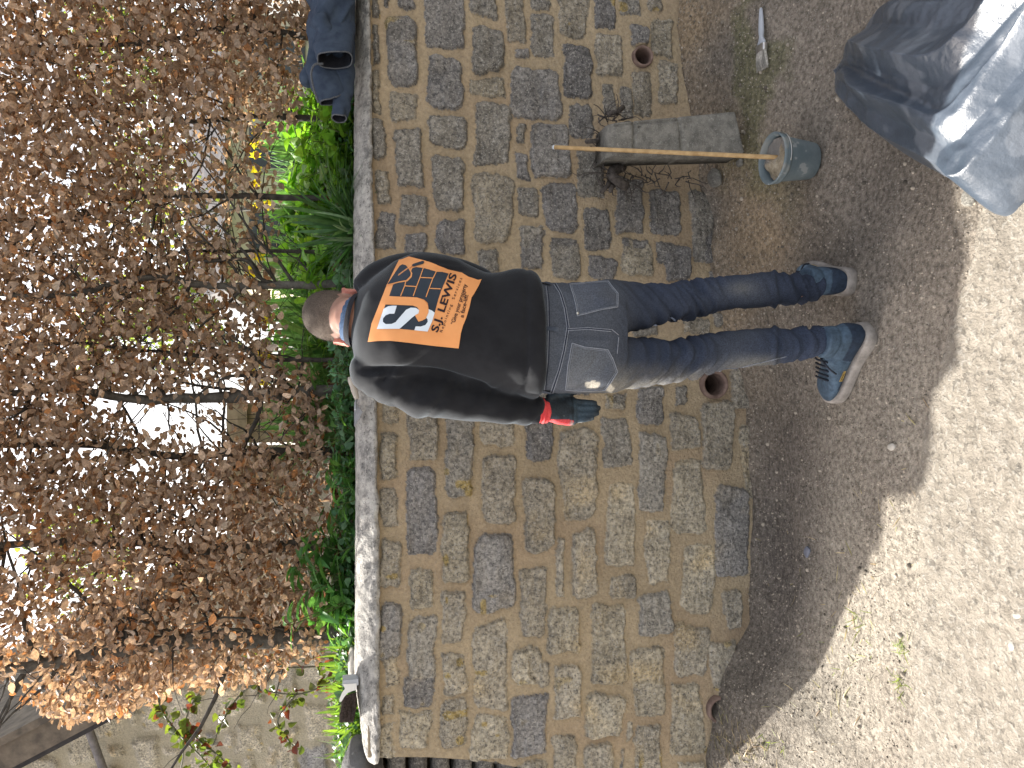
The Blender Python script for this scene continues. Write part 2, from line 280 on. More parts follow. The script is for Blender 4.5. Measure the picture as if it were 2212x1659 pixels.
# return face round the left corner
nr = 30; dep = np.linspace(.36, 0, nr, endpoint=False)
cX = X[:, :1] + 0 * dep[None] - .012 * fbm(st3(dep[None] * 12 + 0 * X[:, :1], Z[:, :1] * 12), 3, 77); cX = cX + .02 * np.exp(-dep[None] / .02) ; cY = Yv[:, :1] + dep[None]
cZ = Z[:, :1] + 0 * dep[None]; cC = np.repeat(CC[:, :1], nr, 1)
V = np.stack([np.concatenate([cX, X], 1), np.concatenate([cY, Yv], 1), np.concatenate([cZ, Z], 1)], -1)
CA = np.concatenate([cC, CC], 1); IA = np.concatenate([np.repeat(INS[:, :1], nr, 1), INS], 1).astype(float)
mk("wall_face", V, grid_f(V.shape[0], V.shape[1]), M['wall'], wall, col=CA.reshape(-1, 3), attr={'stone': IA})
v, f = box((1.2, WA + .33, .6), (5.0, .06, 1.7)); mk("wall_back", v, f, M['wall'], wall, False, col=np.full((8, 3), .15))
cxs = np.concatenate([-1.42 + .07 * np.linspace(0, 1, 18) ** 2, np.linspace(-1.35, 3.8, 900)[1:]]); n = 26; prof = []
top = lambda x: 1.578 + .004 * np.sin(x * 3)
bot = lambda x: np.interp(x, [-1.4, -.8, .4, 1.5, 3.8], [1.488, 1.485, 1.503, 1.517, 1.53])
tt = np.linspace(0, 1, n); pts = np.array([(-.01, 0), (.030, 0), (.040, .05), (.044, .14), (.038, .26), (.022, .42), (.002, .58), (-.022, .74), (-.05, .88), (-.09, .97), (-.2, 1.0), (-.31, .9)])
pt = np.linspace(0, 1, len(pts)); O = np.interp(tt, pt, pts[:, 0]); Hh = np.interp(tt, pt, pts[:, 1])
CX, TT = np.meshgrid(cxs, tt, indexing='ij'); OO = np.interp(TT, pt, pts[:, 0]); HH = np.interp(TT, pt, pts[:, 1])
e1 = np.sqrt(np.clip(1 - (1 - np.clip((CX + 1.42) / .07, 0, 1)) ** 2, 0, 1)); endt = 1 + 0 * CX; lowr = .62 + .38 * sstep(-1.42, -1.08, CX)
nz = .008 * fbm(st3(CX * 9, TT * 5), 4, 41) + .006 * fbm(st3(CX * 50, TT * 20), 3, 42)
edge = (.006 * fbm(st3(CX * 16, 0 * TT), 4, 43) + .003 * fbm(st3(CX * 70, 0 * TT), 2, 44)) * (1 - HH)
OO = np.where(OO > -.02, OO + nz, OO); CZ = bot(CX) + (top(CX) - bot(CX)) * HH * lowr + (edge + nz * .5 * sstep(.1, .5, HH)) * endt ** 2 
OO = -.12 + (OO + .12) * e1; CZ = 1.525 + (CZ - 1.525) * e1
mk("coping", np.stack([CX, WA + WB * CX - OO, CZ], -1), grid_f(len(cxs), n)[:, ::-1], M['coping'], wall)
M['clay'] = mat("clay_pipe", (.12, .08, .065), (.24, .17, .14), 30, .85, .6, 90)
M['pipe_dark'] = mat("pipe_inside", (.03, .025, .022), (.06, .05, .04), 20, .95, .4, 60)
for (px, pz, pr) in pp:
    yy = WA + WB * px; R_ = pr * 1.32
    v, f = loft([ring((px, yy + d, pz), a, a * (1 if True else 1), 40, 2, (1, 0, 0), (0, 0, 1)) for d, a in ((.25, pr * .92), (.0, pr * .95), (-.018, pr * .98), (-.024, pr * 1.06), (-.024, R_ * .95), (-.016, R_), (.03, R_))], False)
    v = v + (.0016 * fbm(v * 60, 2, 5))[:, None]; mk("drain_pipe", v, f, M['clay'], wall)
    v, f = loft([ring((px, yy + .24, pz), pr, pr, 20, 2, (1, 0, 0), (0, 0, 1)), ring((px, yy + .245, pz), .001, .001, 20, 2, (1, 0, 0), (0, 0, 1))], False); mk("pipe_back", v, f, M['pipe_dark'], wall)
# dry stone wall set back at the left end
dw = empty("dry_stone_wall", (-1.7, 3.2, 0), "older unpointed dry stone wall with dark gaps set back past the left corner", "dry stone wall")
for k in range(16):
    zc = .12 + .092 * k; r = random.Random(90 + k); x0 = -1.95
    while x0 < -1.52 - (.12 if k < 9 else 0):
        L_ = r.uniform(.16, .3); hh = r.uniform(.074, .084)
        v, f = loft([ring((x0 + L_ / 2 + dx_ * L_ / 2, 3.24, zc), 1, 1, 16, 3.2, (0, .09 * s_, 0), (0, 0, hh / 2 * s_)) for dx_, s_ in ((-.98, .75), (-.9, .92), (-.5, 1), (0, .98), (.5, 1), (.9, .93), (.98, .75))])
        v, f, _ = remeshed(v, f, .012, 2); v = v + (.006 * fbm(v * 18, 3, k))[:, None]
        c = np.tile(np.array([.2, .195, .185]) * r.uniform(.7, 1.2), (len(v), 1)); mk("stone", v, f, M['wall'], dw, col=c, attr={'stone': np.ones(len(v))}); x0 += L_ + .012
v, f = box((-1.6, 3.42, .7), (.5, .12, 1.6)); mk("backing", v, f, M['soil'], dw, False)
# ---------------------------------------------------------------- garden behind the wall
def soil_z(X, Y): return 1.50 + .09 * np.clip(np.asarray(Y) - 3.2, 0, 3.5) + .03 * fbm(st3(X * 2, Y * 2), 3, 51)
gx = np.concatenate([np.linspace(-60, -3, 10)[:-1], np.linspace(-3, 4, 120), np.linspace(4, 60, 10)[1:]]); gy = np.concatenate([np.linspace(3.22, 7, 60), np.linspace(7, 90, 14)[1:]])
GX, GY = np.meshgrid(gx, gy); GZ = soil_z(GX, GY); GZ = GZ - 1.3 * sstep(-1.75, -2.1, GX)
GC = np.where((GY > 5.2)[..., None], np.array([.06, .10, .025]), np.array([.06, .045, .03])); M['bed'] = mat("garden_bed", (.7, .7, .7), (1.3, 1.3, 1.3), 14, .95, 1, 40, vcol=True, dist=.02)
tag(mk("garden_ground", np.stack([GX, GY, GZ], -1), grid_f(len(gy), len(gx)), M['bed'], col=GC.reshape(-1, 3)), kind="structure", label="raised garden bed and lawn behind the wall")
# dark boulder and pale stone on the wall top
M['rock'] = mat("boulder_stone", (.04, .042, .048), (.13, .13, .13), 9, .85, 1, 50, dist=.01, speck=[(40, .66, (.3, .31, .3), .6)])
def rock(name, c, s, m, seed, lab, cat, rz=0):
    n_ = 28; u = np.linspace(0, math.pi, n_); rs = [ring((0, 0, math.cos(a)), math.sin(a) + .01, math.sin(a) + .01, 36, 2.4) for a in u]; v, f = loft(rs)
    d = 1 + .22 * fbm(v * 1.3 + seed, 4, seed); v = v * d[:, None] * np.array(s); v[:, 0], v[:, 1] = v[:, 0] * math.cos(rz) - v[:, 1] * math.sin(rz), v[:, 0] * math.sin(rz) + v[:, 1] * math.cos(rz)
    o = mk(name, v, f, m); o.location = c; return tag(o, lab, cat)
rock("boulder", (-1.60, 3.12, 1.545), (.19, .15, .085), M['rock'], 3, "dark grey boulder past the left end of the coping", "boulder")
M['pale'] = mat("pale_stone", (.35, .33, .29), (.5, .47, .42), 20, .9, .5, 60)
rock("pale_stone", tuple(P(762, 1434, 3.26)), (.075, .05, .02), M['pale'], 6, "pale rounded stone just behind the sunlit coping near the hand brush", "stone")
M['lump'] = mat("sandstone_lump", (.3, .2, .08), (.45, .33, .16), 20, .9, .6, 60)
q = WP(1590, 1480 - 0, .03)
rock("yellow_stone", tuple(WP(1583, 1562, .03)), (.035, .03, .028), M['lump'], 8, "yellow sandstone lump beside the lowest drain pipe", "stone")
# ---------------------------------------------------------------- neighbouring house at the left
house = empty("stone_house", (-3, 6, 1.5), "cream rubble stone gable of the neighbouring house beyond the hedge", "house")
hx0 = P(0, 1659, 6.2).x - 3.0; X2, Z2 = -1.0, 6.8
bx2 = fill([], (hx0, 1.2, 1.2, 6.8), 12000, .012, 12, (.18, .5), (.12, .24))
bx2 = fill(bx2, (hx0, 1.2, 1.2, 6.0), 12000, .010, 13, (.07, .18), (.05, .11)); hxs = np.linspace(-6.5, 1.0, 380); hzs = np.linspace(1.2, 6.2, 260); X, Z, H, CC, INS = relief(hxs, hzs, bx2, (), 61, None, 0, .02)
CC = np.where(INS[..., None], CC * 1.5 + .05, np.array([.52, .47, .36]) * (1 + .15 * fbm(st3(X * 3, Z * 3), 3, 66))[..., None])
cut = np.minimum(Z, np.minimum(3.86 - (X + 2.55) * .95, 5.2 + (X + 3.9) * 1.4))                         # gable slope
Yh = lambda x: 6.0 - .22 * (x + 2.3)
mk("wall", np.stack([X, Yh(X) - H * 1.6, np.maximum(cut, 1.2)], -1), grid_f(len(hzs), len(hxs)), M['wall'], house, col=CC.reshape(-1, 3), attr={'stone': INS.astype(float)})
M['barge'] = mat("weathered_board", (.10, .085, .07), (.2, .165, .13), 12, .85, .6, 60); M['drip'] = mat("cement_drip", (.16, .15, .155), (.26, .24, .24), 30, .95, .8, 90)
M['lead'] = mat("dark_soffit", (.035, .032, .035), (.06, .055, .055), 20, .7, .2, 60)
A = P(0, 1604, 5.7); B = P(150, 1526, 5.7); dv = (B - A); k_ = (-3.9 - A.x) / dv.x; A2 = A + dv * k_; B2 = B + dv * 1.2
def slab(p, q, wdt, thk, y0, y1):
    t = (q - p).normalized(); nrm = Vector((t.z, 0, -t.x)); nrm = nrm if nrm.z < 0 else -nrm
    a = [p, q, q + nrm * wdt, p + nrm * wdt]; V = [(c.x, y, c.z) for y in (y0, y1) for c in a]
    return V, [(0, 1, 2, 3), (7, 6, 5, 4), (0, 4, 5, 1), (1, 5, 6, 2), (2, 6, 7, 3), (3, 7, 4, 0)]
mk("barge_board", *slab(A2, B2, .17, .1, 5.62, 5.72), M['barge'], house, False); 
nrm_ = Vector((-.46, 0, -.89)); tdir = dv.normalized(); nn = Vector((tdir.z, 0, -tdir.x)); nn = nn if nn.z < 0 else -nn
mk("soffit", *slab(A2 + nn * .17, B2 + nn * .17, .045, .1, 5.68, 6.1), M['lead'], house, False)
mk("roof", *slab(A2 - nn * .05, B2 - nn * .05, .05, .1, 5.58, 10), M['barge'], house, False)
a_, b_ = P(186, 1560, 5.85), P(222, 1659, 5.95); dd = b_ - a_
v, f = tube([a_ - dd * 1.5, a_, b_, b_ + dd * 4], .028, 10); mk("drip_course", v, f, M['drip'], house)
# cream cottage far behind the hedge
cot = empty("cottage", (1, 15, 1.8), "cream rendered cottage glimpsed through the middle of the hedge", "cottage")
M['cream'] = mat("cream_render", (.52, .47, .36), (.62, .57, .45), 3, .9, .2, 40); M['slate'] = mat("slate_roof", (.1, .1, .11), (.17, .16, .16), 6, .8, .5, 20); M['dkglass'] = mat("window_glass", (.03, .04, .05), (.06, .07, .08), 2, .1, 0, 1)
v, f = box((4.4, 17, 2.75), (5.0, 4, 2.1)); mk("wall", v, f, M['cream'], cot, False)
v = [(1.7, 14.8, 3.8), (7.1, 14.8, 3.8), (7.1, 19.2, 3.8), (1.7, 19.2, 3.8), (1.7, 17, 4.9), (7.1, 17, 4.9)]; mk("roof", v, [(0, 1, 5, 4), (2, 3, 4, 5), (0, 4, 3), (1, 2, 5), (0, 3, 2, 1)], M['slate'], cot, False)
for wx in (2.8, 4.4, 6.1):
    fr = empty("window", (wx, 14.95, 2.9)); fr.parent = cot; fr.matrix_parent_inverse = wm(cot).inverted()
    v, f = box((wx, 14.99, 2.9), (.8, .06, 1.0)); mk("pane", v, f, M['dkglass'], fr, False)
    for s_ in ((wx - .42, .06, 1.12, 0), (wx + .42, .06, 1.12, 0)): v, f = box((s_[0], 14.97, 2.9), (.07, .12, 1.12)); mk("frame", v, f, M['pale'], fr, False)
# wooden fence behind the hedge
fen = empty("wooden_fence", (-.4, 6, 1.7), "weathered board fence glimpsed behind the lower hedge", "fence"); M['wood'] = mat("fence_wood", (.26, .21, .13), (.42, .35, .23), 9, .8, .4, 60)
for k in range(7):
    v, f = box((-2.35 + k * .34, 6.45, 2.12), (.32, .02, .85)); mk("board", v, f, M['wood'], fen, False)
for zz in (1.95, 2.42): v, f = box((-1.33, 6.41, zz), (2.38, .05, .07)); mk("rail", v, f, M['wood'], fen, False)
# ---------------------------------------------------------------- foliage kit
def leaf_tpl(ws, fold, curl, twist, rows=5):
    V = []
    for i, t in enumerate(np.linspace(0, 1, len(ws))):
        wv = ws[i]; z = curl * (t ** 2) ; a = twist * t
        for s in (-1, 0, 1):
            x = s * wv; zz = z + fold * abs(s) * wv; V.append((x * math.cos(a) - (zz - z) * math.sin(a) , t, z + x * math.sin(a) + (zz - z) * math.cos(a)))
    F = []
    for i in range(len(ws) - 1):
        for j in range(2): a = i * 3 + j; F.append((a, a + 1, a + 4, a + 3))
    return np.array(V), np.array(F)
def scatter(tpls, pos, dirs, nrm, size, cols, mm=None):
    """leaf i: base pos, length axis dirs, face normal nrm"""
    Vs, Fs, Cs, Ls = [], [], [], []; n = 0; which = rng.integers(0, len(tpls), len(pos))
    dirs = dirs / np.linalg.norm(dirs, axis=1, keepdims=True); X_ = np.cross(dirs, nrm); X_ /= np.linalg.norm(X_, axis=1, keepdims=True) + 1e-9; Z_ = np.cross(X_, dirs)
    for k, (tv, tf) in enumerate(tpls):
        idx = np.where(which == k)[0]
        if not len(idx): continue
        W = pos[idx][:, None] + size[idx][:, None, None] * (tv[None, :, :1] * X_[idx][:, None] + tv[None, :, 1:2] * dirs[idx][:, None] + tv[None, :, 2:] * Z_[idx][:, None])
        Vs.append(W.reshape(-1, 3)); Fs.append((tf[None] + (np.arange(len(idx)) * len(tv))[:, None, None]).reshape(-1, 4) + n); Cs.append(np.repeat(cols[idx], len(tv), 0)); n += len(idx) * len(tv)
    return np.concatenate(Vs), np.concatenate(Fs), np.concatenate(Cs)
def rdir(n): v = rng.normal(size=(n, 3)); return v / np.linalg.norm(v, axis=1, keepdims=True)
BE = [leaf_tpl([.03, .24, .33, .27, .02], fo, cu, tw) for fo, cu, tw in ((.4, .25, .3), (-.5, -.35, .6), (.8, .5, -.5), (.15, -.2, 0), (1.1, .3, .9), (-.9, .55, -.3))]
M['beech'] = mat("dead_beech_leaf", (.65, .65, .65), (1.3, 1.3, 1.3), 110, .6, .6, 200, vcol=True, transl=.38, tint=(1.2, 1.0, .74), dist=.002)
M['bark'] = mat("bark", (.035, .032, .03), (.10, .095, .085), 30, .9, .8, 120, dist=.006)
M['bark2'] = mat("bark_lichen", (.06, .056, .05), (.16, .155, .14), 25, .9, .8, 120, dist=.006)
HY = 3.72
GAPS = [(250, 870, 60, 30, .8), (330, 900, 60, 55, .85), (430, 860, 80, 55, .75), (420, 935, 90, 40, .97), (520, 900, 60, 45, .93), (570, 930, 60, 45, .8), (500, 830, 30, 25, .7), (330, 740, 60, 30, .6), (540, 720, 50, 50, .4), (470, 640, 60, 60, .5), (440, 420, 70, 60, .6), (450, 320, 60, 80, .5), (520, 480, 80, 60, .68), (560, 350, 60, 80, .65), (330, 500, 100, 60, .4), (560, 570, 60, 50, .7), (630, 600, 45, 180, .8), (630, 420, 40, 150, .85), (30, 1200, 50, 70, .75), (60, 1400, 70, 110, .45), (150, 1290, 50, 40, .45), (310, 1010, 30, 30, .5), (330, 130, 40, 40, .4), (20, 1500, 40, 40, .6), (200, 970, 60, 20, .6), (640, 760, 40, 60, .6), (300, 300, 30, 40, .3)]
def pix(p):                                                       # metres -> photo grid
    d = p - np.array([0, 0, EYE]); f = d[..., 1] * CP - d[..., 2] * SP; dn = -d[..., 1] * SP - d[..., 2] * CP
    return 1106 + 1662 * dn / f, 829.5 - 1662 * d[..., 0] / f
TR = [("slim", [(700, 612), (600, 614), (480, 618), (300, 600), (120, 640), (-120, 620)], .019), ("slim", [(680, 425), (560, 425), (300, 424), (230, 445), (130, 475), (-150, 470)], .014), ("slim", [(670, 543), (450, 541), (250, 560), (-100, 520)], .009),
      ("slim", [(690, 778), (560, 777), (350, 760), (150, 740), (-150, 760)], .012), ("thick", [(745, 838), (600, 852), (450, 858), (300, 862), (150, 845), (0, 850), (-200, 850)], .027), ("thick", [(730, 985), (600, 975), (400, 985), (150, 960), (-200, 980)], .022),
      ("thick", [(775, 1352), (680, 1375), (500, 1380), (330, 1392), (200, 1412), (60, 1440), (-200, 1470)], .048), ("slim", [(700, 250), (540, 252), (400, 262), (200, 230), (-150, 250)], .014), ("slim", [(690, 90), (500, 60), (380, 84), (150, 100), (-150, 80)], .014),
      ("thick", [(730, 1175), (450, 1185), (250, 1170), (-180, 1180)], .03), ("slim", [(700, -120), (400, -130), (-150, -100)], .02), ("slim", [(700, -380), (400, -390), (-150, -400)], .02)]
tlab = ["slim beech stem forking just behind the man's head", "slim straight beech stem behind the spiky leaf clump", "thinnest beech stem between the spiky clump and the man's head", "slim beech stem above the man's left shoulder", "thick dark beech stem left of the man's shoulder with bright gaps beside it", "grey beech stem right of the widest bright gap of the hedge's left half",
        "thickest beech trunk rising beside the pale stone at the hedge's left end", "curving beech stem left of the navy jacket", "beech stem rising behind the navy jacket", "dark beech stem behind the broad glossy leaved plant", "beech stem beyond the right end of the jacket", "beech stem farthest right of the hedge"]
tlab[5] = "grey beech stem standing next to the board fence behind the hedge"
depth = [3.62, 3.72, 3.8, 3.75, 3.72, 3.8, 3.66, 3.75, 3.7, 3.8, 3.7, 3.7]
paths = []; trees = []
for (kd, pt_, r0), lab, dp in zip(TR, tlab, depth):
    path = [np.array(P(a, b, dp)) for a, b in pt_]; path[0][2] = float(soil_z(path[0][0], dp)) - .05; path = smooth_path(path, 5); paths.append(path)
NL = 98000
lx = rng.uniform(-1.75, 2.75, NL); lz = rng.uniform(1.7, 3.9, NL); ly = HY + rng.normal(0, .20, NL)
pos = np.stack([lx, ly, lz], -1); ax_, ay_ = pix(pos)
keep = np.ones(NL, bool); rnd = rng.random(NL)
lb = np.interp(ax_, [-300, 0, 60, 110, 137, 200, 273, 351, 449, 578, 664, 740], [1480, 1495, 1512, 1555, 1568, 1560, 1540, 1500, 1478, 1475, 1425, 1400]); keep &= ay_ < lb + 22 * fbm(st3(ax_ / 18, 0 * ax_), 2, 3)
low = np.interp(ay_, [-400, 0, 250, 300, 520, 600, 700, 850, 950, 1300, 1420], [665, 660, 650, 600, 590, 590, 610, 680, 705, 715, 730]) + 35 * fbm(st3(ay_ / 40, 0 * ay_), 3, 4); keep &= ax_ < low
pr = np.ones(NL)
for gx_, gy_, sx, sy, st in GAPS: pr *= 1 - min(.985, st * 1.3) * np.exp(-(((ax_ - gx_) / sx) ** 2 + ((ay_ - gy_) / sy) ** 2) ** 1.5)
dens = .5 + .9 * fbm(pos * np.array([6, 5, 10]), 3, 6); pr *= np.clip(.62 + .5 * dens, .3, 1)
pr *= np.interp(ax_, [-400, -60, 0, 520, 640], [.55, .7, 1, 1, .75])
keep &= rnd < pr; pos = pos[keep]; K = len(pos)
owner = np.argmin(np.stack([np.abs(pos[:, 0] - np.interp(pos[:, 2], [p[2] for p in pa], [p[0] for p in pa])) for pa in paths]), 0)
d_ = rdir(K) * np.array([1, .8, .55]) + np.array([0.0, 0, -.12]); n_ = rdir(K) * .8 + np.array([0, -.55, .55])
warm = rng.random(K)[:, None]; br = rng.uniform(.6, 1.35, (K, 1)); base = np.array([.32, .225, .155]) * (1 - warm) + np.array([.52, .405, .31]) * warm
org = (rng.random(K) < np.interp(pos[:, 0], [-1.6, -.5, .5, 2], [.12, .10, .07, .04]))[:, None]; base = np.where(org, np.array([.40, .21, .10]), base); pal = (rng.random(K) < .06)[:, None]; base = np.where(pal, np.array([.52, .44, .36]), base); cols = base * br
sz = rng.uniform(.023, .046, K)
def twigs(mb, path, r0, n, seed, span=.34, zmin=1.72):
    r = random.Random(seed)
    for k in range(n):
        i = r.randrange(max(1, len(path) // 8), len(path)); p = np.array(path[i]); L_ = r.uniform(.15, .5) if k % 4 else r.uniform(.4, .8); a = r.uniform(-1, 1); sgn = r.choice([-1, 1])
        if p[2] < zmin: continue
        pts = [p]; d = np.array([sgn * r.uniform(.5, 1), r.uniform(-.5, .5), r.uniform(-.1, .8)]); d /= np.linalg.norm(d)
        for s in range(6):
            d = d + np.array([r.uniform(-.35, .35), r.uniform(-.3, .3), r.uniform(-.25, .35)]); d /= np.linalg.norm(d); q = pts[-1] + d * L_ / 6; q[1] = min(max(q[1], HY - .4), HY + .4); pts.append(q)
            if r.random() < .6:
                e = d + np.array([r.uniform(-1, 1), r.uniform(-.6, .6), r.uniform(-.6, 1)]); e /= np.linalg.norm(e); mb.add(*tube([q, q + e * .05 + np.array([0, 0, .01]), q + e * r.uniform(.08, .18)], [.0022, .0016, .001], 3, False))
        r1 = r0 * r.uniform(.12, .35) if k % 4 else r0 * r.uniform(.3, .5); r1 = max(r1, .0025)
        mb.add(*tube(pts, [r1 * (1 - .8 * s / 6) for s in range(7)], 5, False))
for i, (kd, pt_, r0) in enumerate(TR):
    pa = paths[i]; r = random.Random(200 + i)
    t = empty("beech_tree", tuple(pa[0]), tlab[i] if i < 10 else tlab[i], "beech tree", "beech stems making the hedge")
    jit = [p + np.array([r.uniform(-.006, .006), r.uniform(-.006, .006), 0]) for p in pa]
    v, f = tube(jit, [r0 * (1.12 - .75 * k / len(pa)) * r.uniform(.9, 1.1) for k in range(len(pa))], 14); v = v + (.004 * fbm(v * 25, 3, i))[:, None]; tr = mk("trunk", v, f, M['bark2'] if r0 > .025 or i == 0 else M['bark'], t)
    mb = MB(); twigs(mb, pa, r0 if r0 < .03 else .03, 38 if r0 < .02 else 40, 300 + i); 
    if i == 0: mb.add(*tube(smooth_path([P(600, 614, 3.62), P(560, 600, 3.6), P(545, 575, 3.58), P(520, 560, 3.6), P(440, 565, 3.6)], 4), .008, 6))
    mb.build("branches", M['bark'], t)
    idx = np.where(owner == i)[0]
    if len(idx): v, f, c = scatter(BE, pos[idx], d_[idx], n_[idx], sz[idx], cols[idx]); mk("crown", v, f, M['beech'], t, col=c)
# ---------------------------------------------------------------- plants in the bed
M['green'] = mat("leaf_green", (.95, .95, .95), (1.5, 1.5, 1.5), 40, .42, .2, 120, vcol=True, transl=.45, tint=(1.3, 1.35, .6), spec=.5)
M['petal'] = mat("daffodil_petal", (.9, .72, .02), (.95, .8, .05), 20, .6, 0, 10, transl=.4)
LAN = [leaf_tpl([.04, .13, .17, .13, .01], fo, cu, tw) for fo, cu, tw in ((.3, -.25, .2), (.5, -.45, -.3), (.15, -.1, .1), (.6, -.7, .5))]
OVA = [leaf_tpl([.1, .4, .48, .33, .03], fo, cu, tw) for fo, cu, tw in ((.3, -.25, .2), (.5, -.45, -.3), (-.2, .2, .1))]
STR = [leaf_tpl([.028, .034, .036, .03, .022, .004], fo, cu, tw) for fo, cu, tw in ((.3, -.2, .3), (.3, -.55, -.3), (.3, -.9, .5), (.3, .3, .2), (.2, -.05, 0))]
def colv(c, n, s=.3): return np.array(c)[None] * rng.uniform(1 - s, 1 + s, (n, 1)) * rng.uniform(.9, 1.1, (n, 3))
def straps(base, n, L, c, spread=1.0, lean=(0, 0), rad=.05):
    a = rng.uniform(0, 2 * math.pi, n); e = rng.uniform(.15, 1.2, n) ** 1.0 * spread; d = np.stack([np.cos(a) * np.sin(e) + lean[0], np.sin(a) * np.sin(e) + lean[1], np.cos(e)], -1)
    p = np.array(base)[None] + np.stack([np.cos(a), np.sin(a), 0 * a], -1) * rng.uniform(0, rad, (n, 1)); nn_ = np.stack([np.cos(a) * -np.cos(e), np.sin(a) * -np.cos(e), np.sin(e)], -1)
    return scatter(STR, p, d, nn_, rng.uniform(.6, 1.15, n) * L, colv(c, n))
def plant(name, lab, cat, base, kind, n, L, c, group=None, **k):
    base = tuple(float(v) for v in base); o = empty(name, base, lab, cat, group)
    if kind == 'strap': v, f, cc = straps(base, n, L, c, **k); mk("leaves", v, f, M['green'], o, col=cc); return o
    tp = {'lance': LAN, 'ovate': OVA}[kind]; H_ = k.get('h', .2); R_ = k.get('r', .12); ns = k.get('stems', 7); mb = MB(); Pp, Dd, Nn = [], [], []
    for s in range(ns):
        a = random.uniform(0, 6.28); rr = random.uniform(0, R_); tipx = np.array(base) + np.array([math.cos(a) * rr * 1.5, math.sin(a) * rr * 1.5, H_ * random.uniform(.6, 1.1)]); b0 = np.array(base) + np.array([math.cos(a) * rr * .6, math.sin(a) * rr * .6, -.01])
        mb.add(*tube([b0, (b0 + tipx) / 2 + rng.normal(0, .01, 3), tipx], [.003, .0025, .0015], 5, False))
        for q in range(n // ns):
            t = random.uniform(.15, 1); az = random.uniform(0, 6.28); Pp.append(b0 + (tipx - b0) * t); el = random.uniform(-.1, .9); Dd.append((math.cos(az) * math.cos(el), math.sin(az) * math.cos(el), math.sin(el))); Nn.append((-math.cos(az) * math.sin(el), -math.sin(az) * math.sin(el), math.cos(el) + .01))
    Pp, Dd, Nn = map(np.array, (Pp, Dd, Nn)); v, f, cc = scatter(tp, Pp, Dd, Nn + rng.normal(0, .25, Nn.shape), rng.uniform(.6, 1.15, len(Pp)) * L, colv(c, len(Pp)))
    mb.build("stems", M['stem'], o); mk("leaves", v, f, M['green'], o, col=cc); return o
M['stem'] = mat("plant_stem", (.05, .07, .02), (.10, .12, .04), 20, .7, .2, 60)
def bp(y, Y, dz=0): p = P(760, y, Y); return (p.x, Y, float(soil_z(p.x, Y)) + dz)
G1 = (.085, .20, .06); G2 = (.12, .24, .035); G3 = (.07, .13, .075); G4 = (.035, .075, .03)
plant("spiky_plant", "tall spiky clump of arching strap leaves leaning over the coping right of the man's head", "plant", bp(492, 3.32, .02), 'strap', 150, .30, (.06, .14, .05), spread=1.15, lean=(0, -.12))
plant("strap_plant", "pale grey green strap leaves flopping over the coping edge beside the spiky clump", "plant", bp(515, 3.24, .05), 'strap', 60, .16, (.10, .17, .10), spread=1.3, lean=(0, -.12), rad=.12)
plant("broad_leaf_plant", "largest glossy lance leaved plant on the coping, its left side sunlit", "plant", bp(1235, 3.38, -.02), 'lance', 190, .11, (.09, .22, .07), h=.33, r=.17, stems=17)
plant("broad_leaf_plant", "bright sunlit lance leaved plant drooping over the coping next to the thickest trunk", "plant", bp(1322, 3.33, -.02), 'lance', 110, .10, (.11, .25, .06), h=.24, r=.10, stems=11)
for y, Y, lab in ((1050, 3.34, "low lance leaved plant left of the ivy below the bright gap"), (1135, 3.36, "small glossy plant against the largest broad leaved plant's right side"), (1005, 3.36, "small bright rosette on the coping left of the trowel"), (330, 3.36, "dark green broad leaved plant left of the jacket sleeve"), (285, 3.4, "leafy plant touching the end of the jacket sleeve"), (380, 3.42, "broad leaved plant between jacket and spiky clump")):
    plant("leafy_plant", lab, "plant", bp(y, Y, -.02), 'lance' if y > 900 else 'ovate', 110, .075, G1 if y > 900 else G2, h=.20, r=.14, stems=9)
for k, (y, Y) in enumerate(((1480, 3.5), (1535, 3.42), (1590, 3.5), (1430, 3.5))):
    plant("grassy_plant", ["yellow green grassy tuft behind the hand brush", "fresh grassy tuft behind the brush bristles", "bright leafy tuft behind the dark boulder", "grassy tuft between thick trunk and hand brush"][k], "plant", bp(y, Y, -.02), 'strap', 110, .2, (.12, .20, .04), spread=1.0, rad=.11)
for k, (y, Y) in enumerate(((300, 4.1), (360, 4.3), (420, 4.2), (500, 4.5), (560, 4.3), (260, 4.4), (320, 4.9), (600, 4.7))):
    plant("sunlit_plant", ["sunlit leafy clump behind the jacket end", "sunlit clump left of it below yellow daffodils", "sunlit clump behind the slim straight stem", "sunlit clump above the spiky leaves", "sunlit clump right of the forked stem", "sunlit clump partly behind the jacket", "far sunlit clump beyond the garden bed", "far sunlit clump beside the forked stem"][k], "plant", bp(y, Y, 0), 'ovate', 150, .085, (.18, .35, .05), "sunlit clumps behind the hedge", h=.30, r=.22, stems=14)
XP = [(270, 3.95, "bright lime green clump low behind the jacket cuff"), (345, 3.85, "bright clump just left of the jacket cuff clump"), (395, 3.9, "bright clump right of the spiky plant"), (455, 3.85, "bright clump over the spiky plant's tips"), (545, 3.95, "bright clump at the slimmest stem's foot"), (585, 3.8, "bright clump at the forked stem's foot"), (310, 3.6, "lime leaved plant between the jacket cuff and the coping"), (640, 3.9, "green clump right of the man's head"), (700, 3.9, "green clump rising behind the man's head"), (670, 4.7, "tall far clump seen just over the man's head"), (735, 4.7, "tall far clump beside the densest daffodils"), (600, 4.8, "tall far clump beyond the forked stem's foot")]
for y, Y, lab in XP: plant("sunlit_plant", lab, "plant", bp(y, Y, 0), 'ovate' if y % 10 else 'lance', 170, .075 if y < 600 else .09, (.19, .37, .06), "sunlit clumps behind the hedge", h=.24 if Y < 4.5 else .42, r=.17 if Y < 4.5 else .26, stems=14)
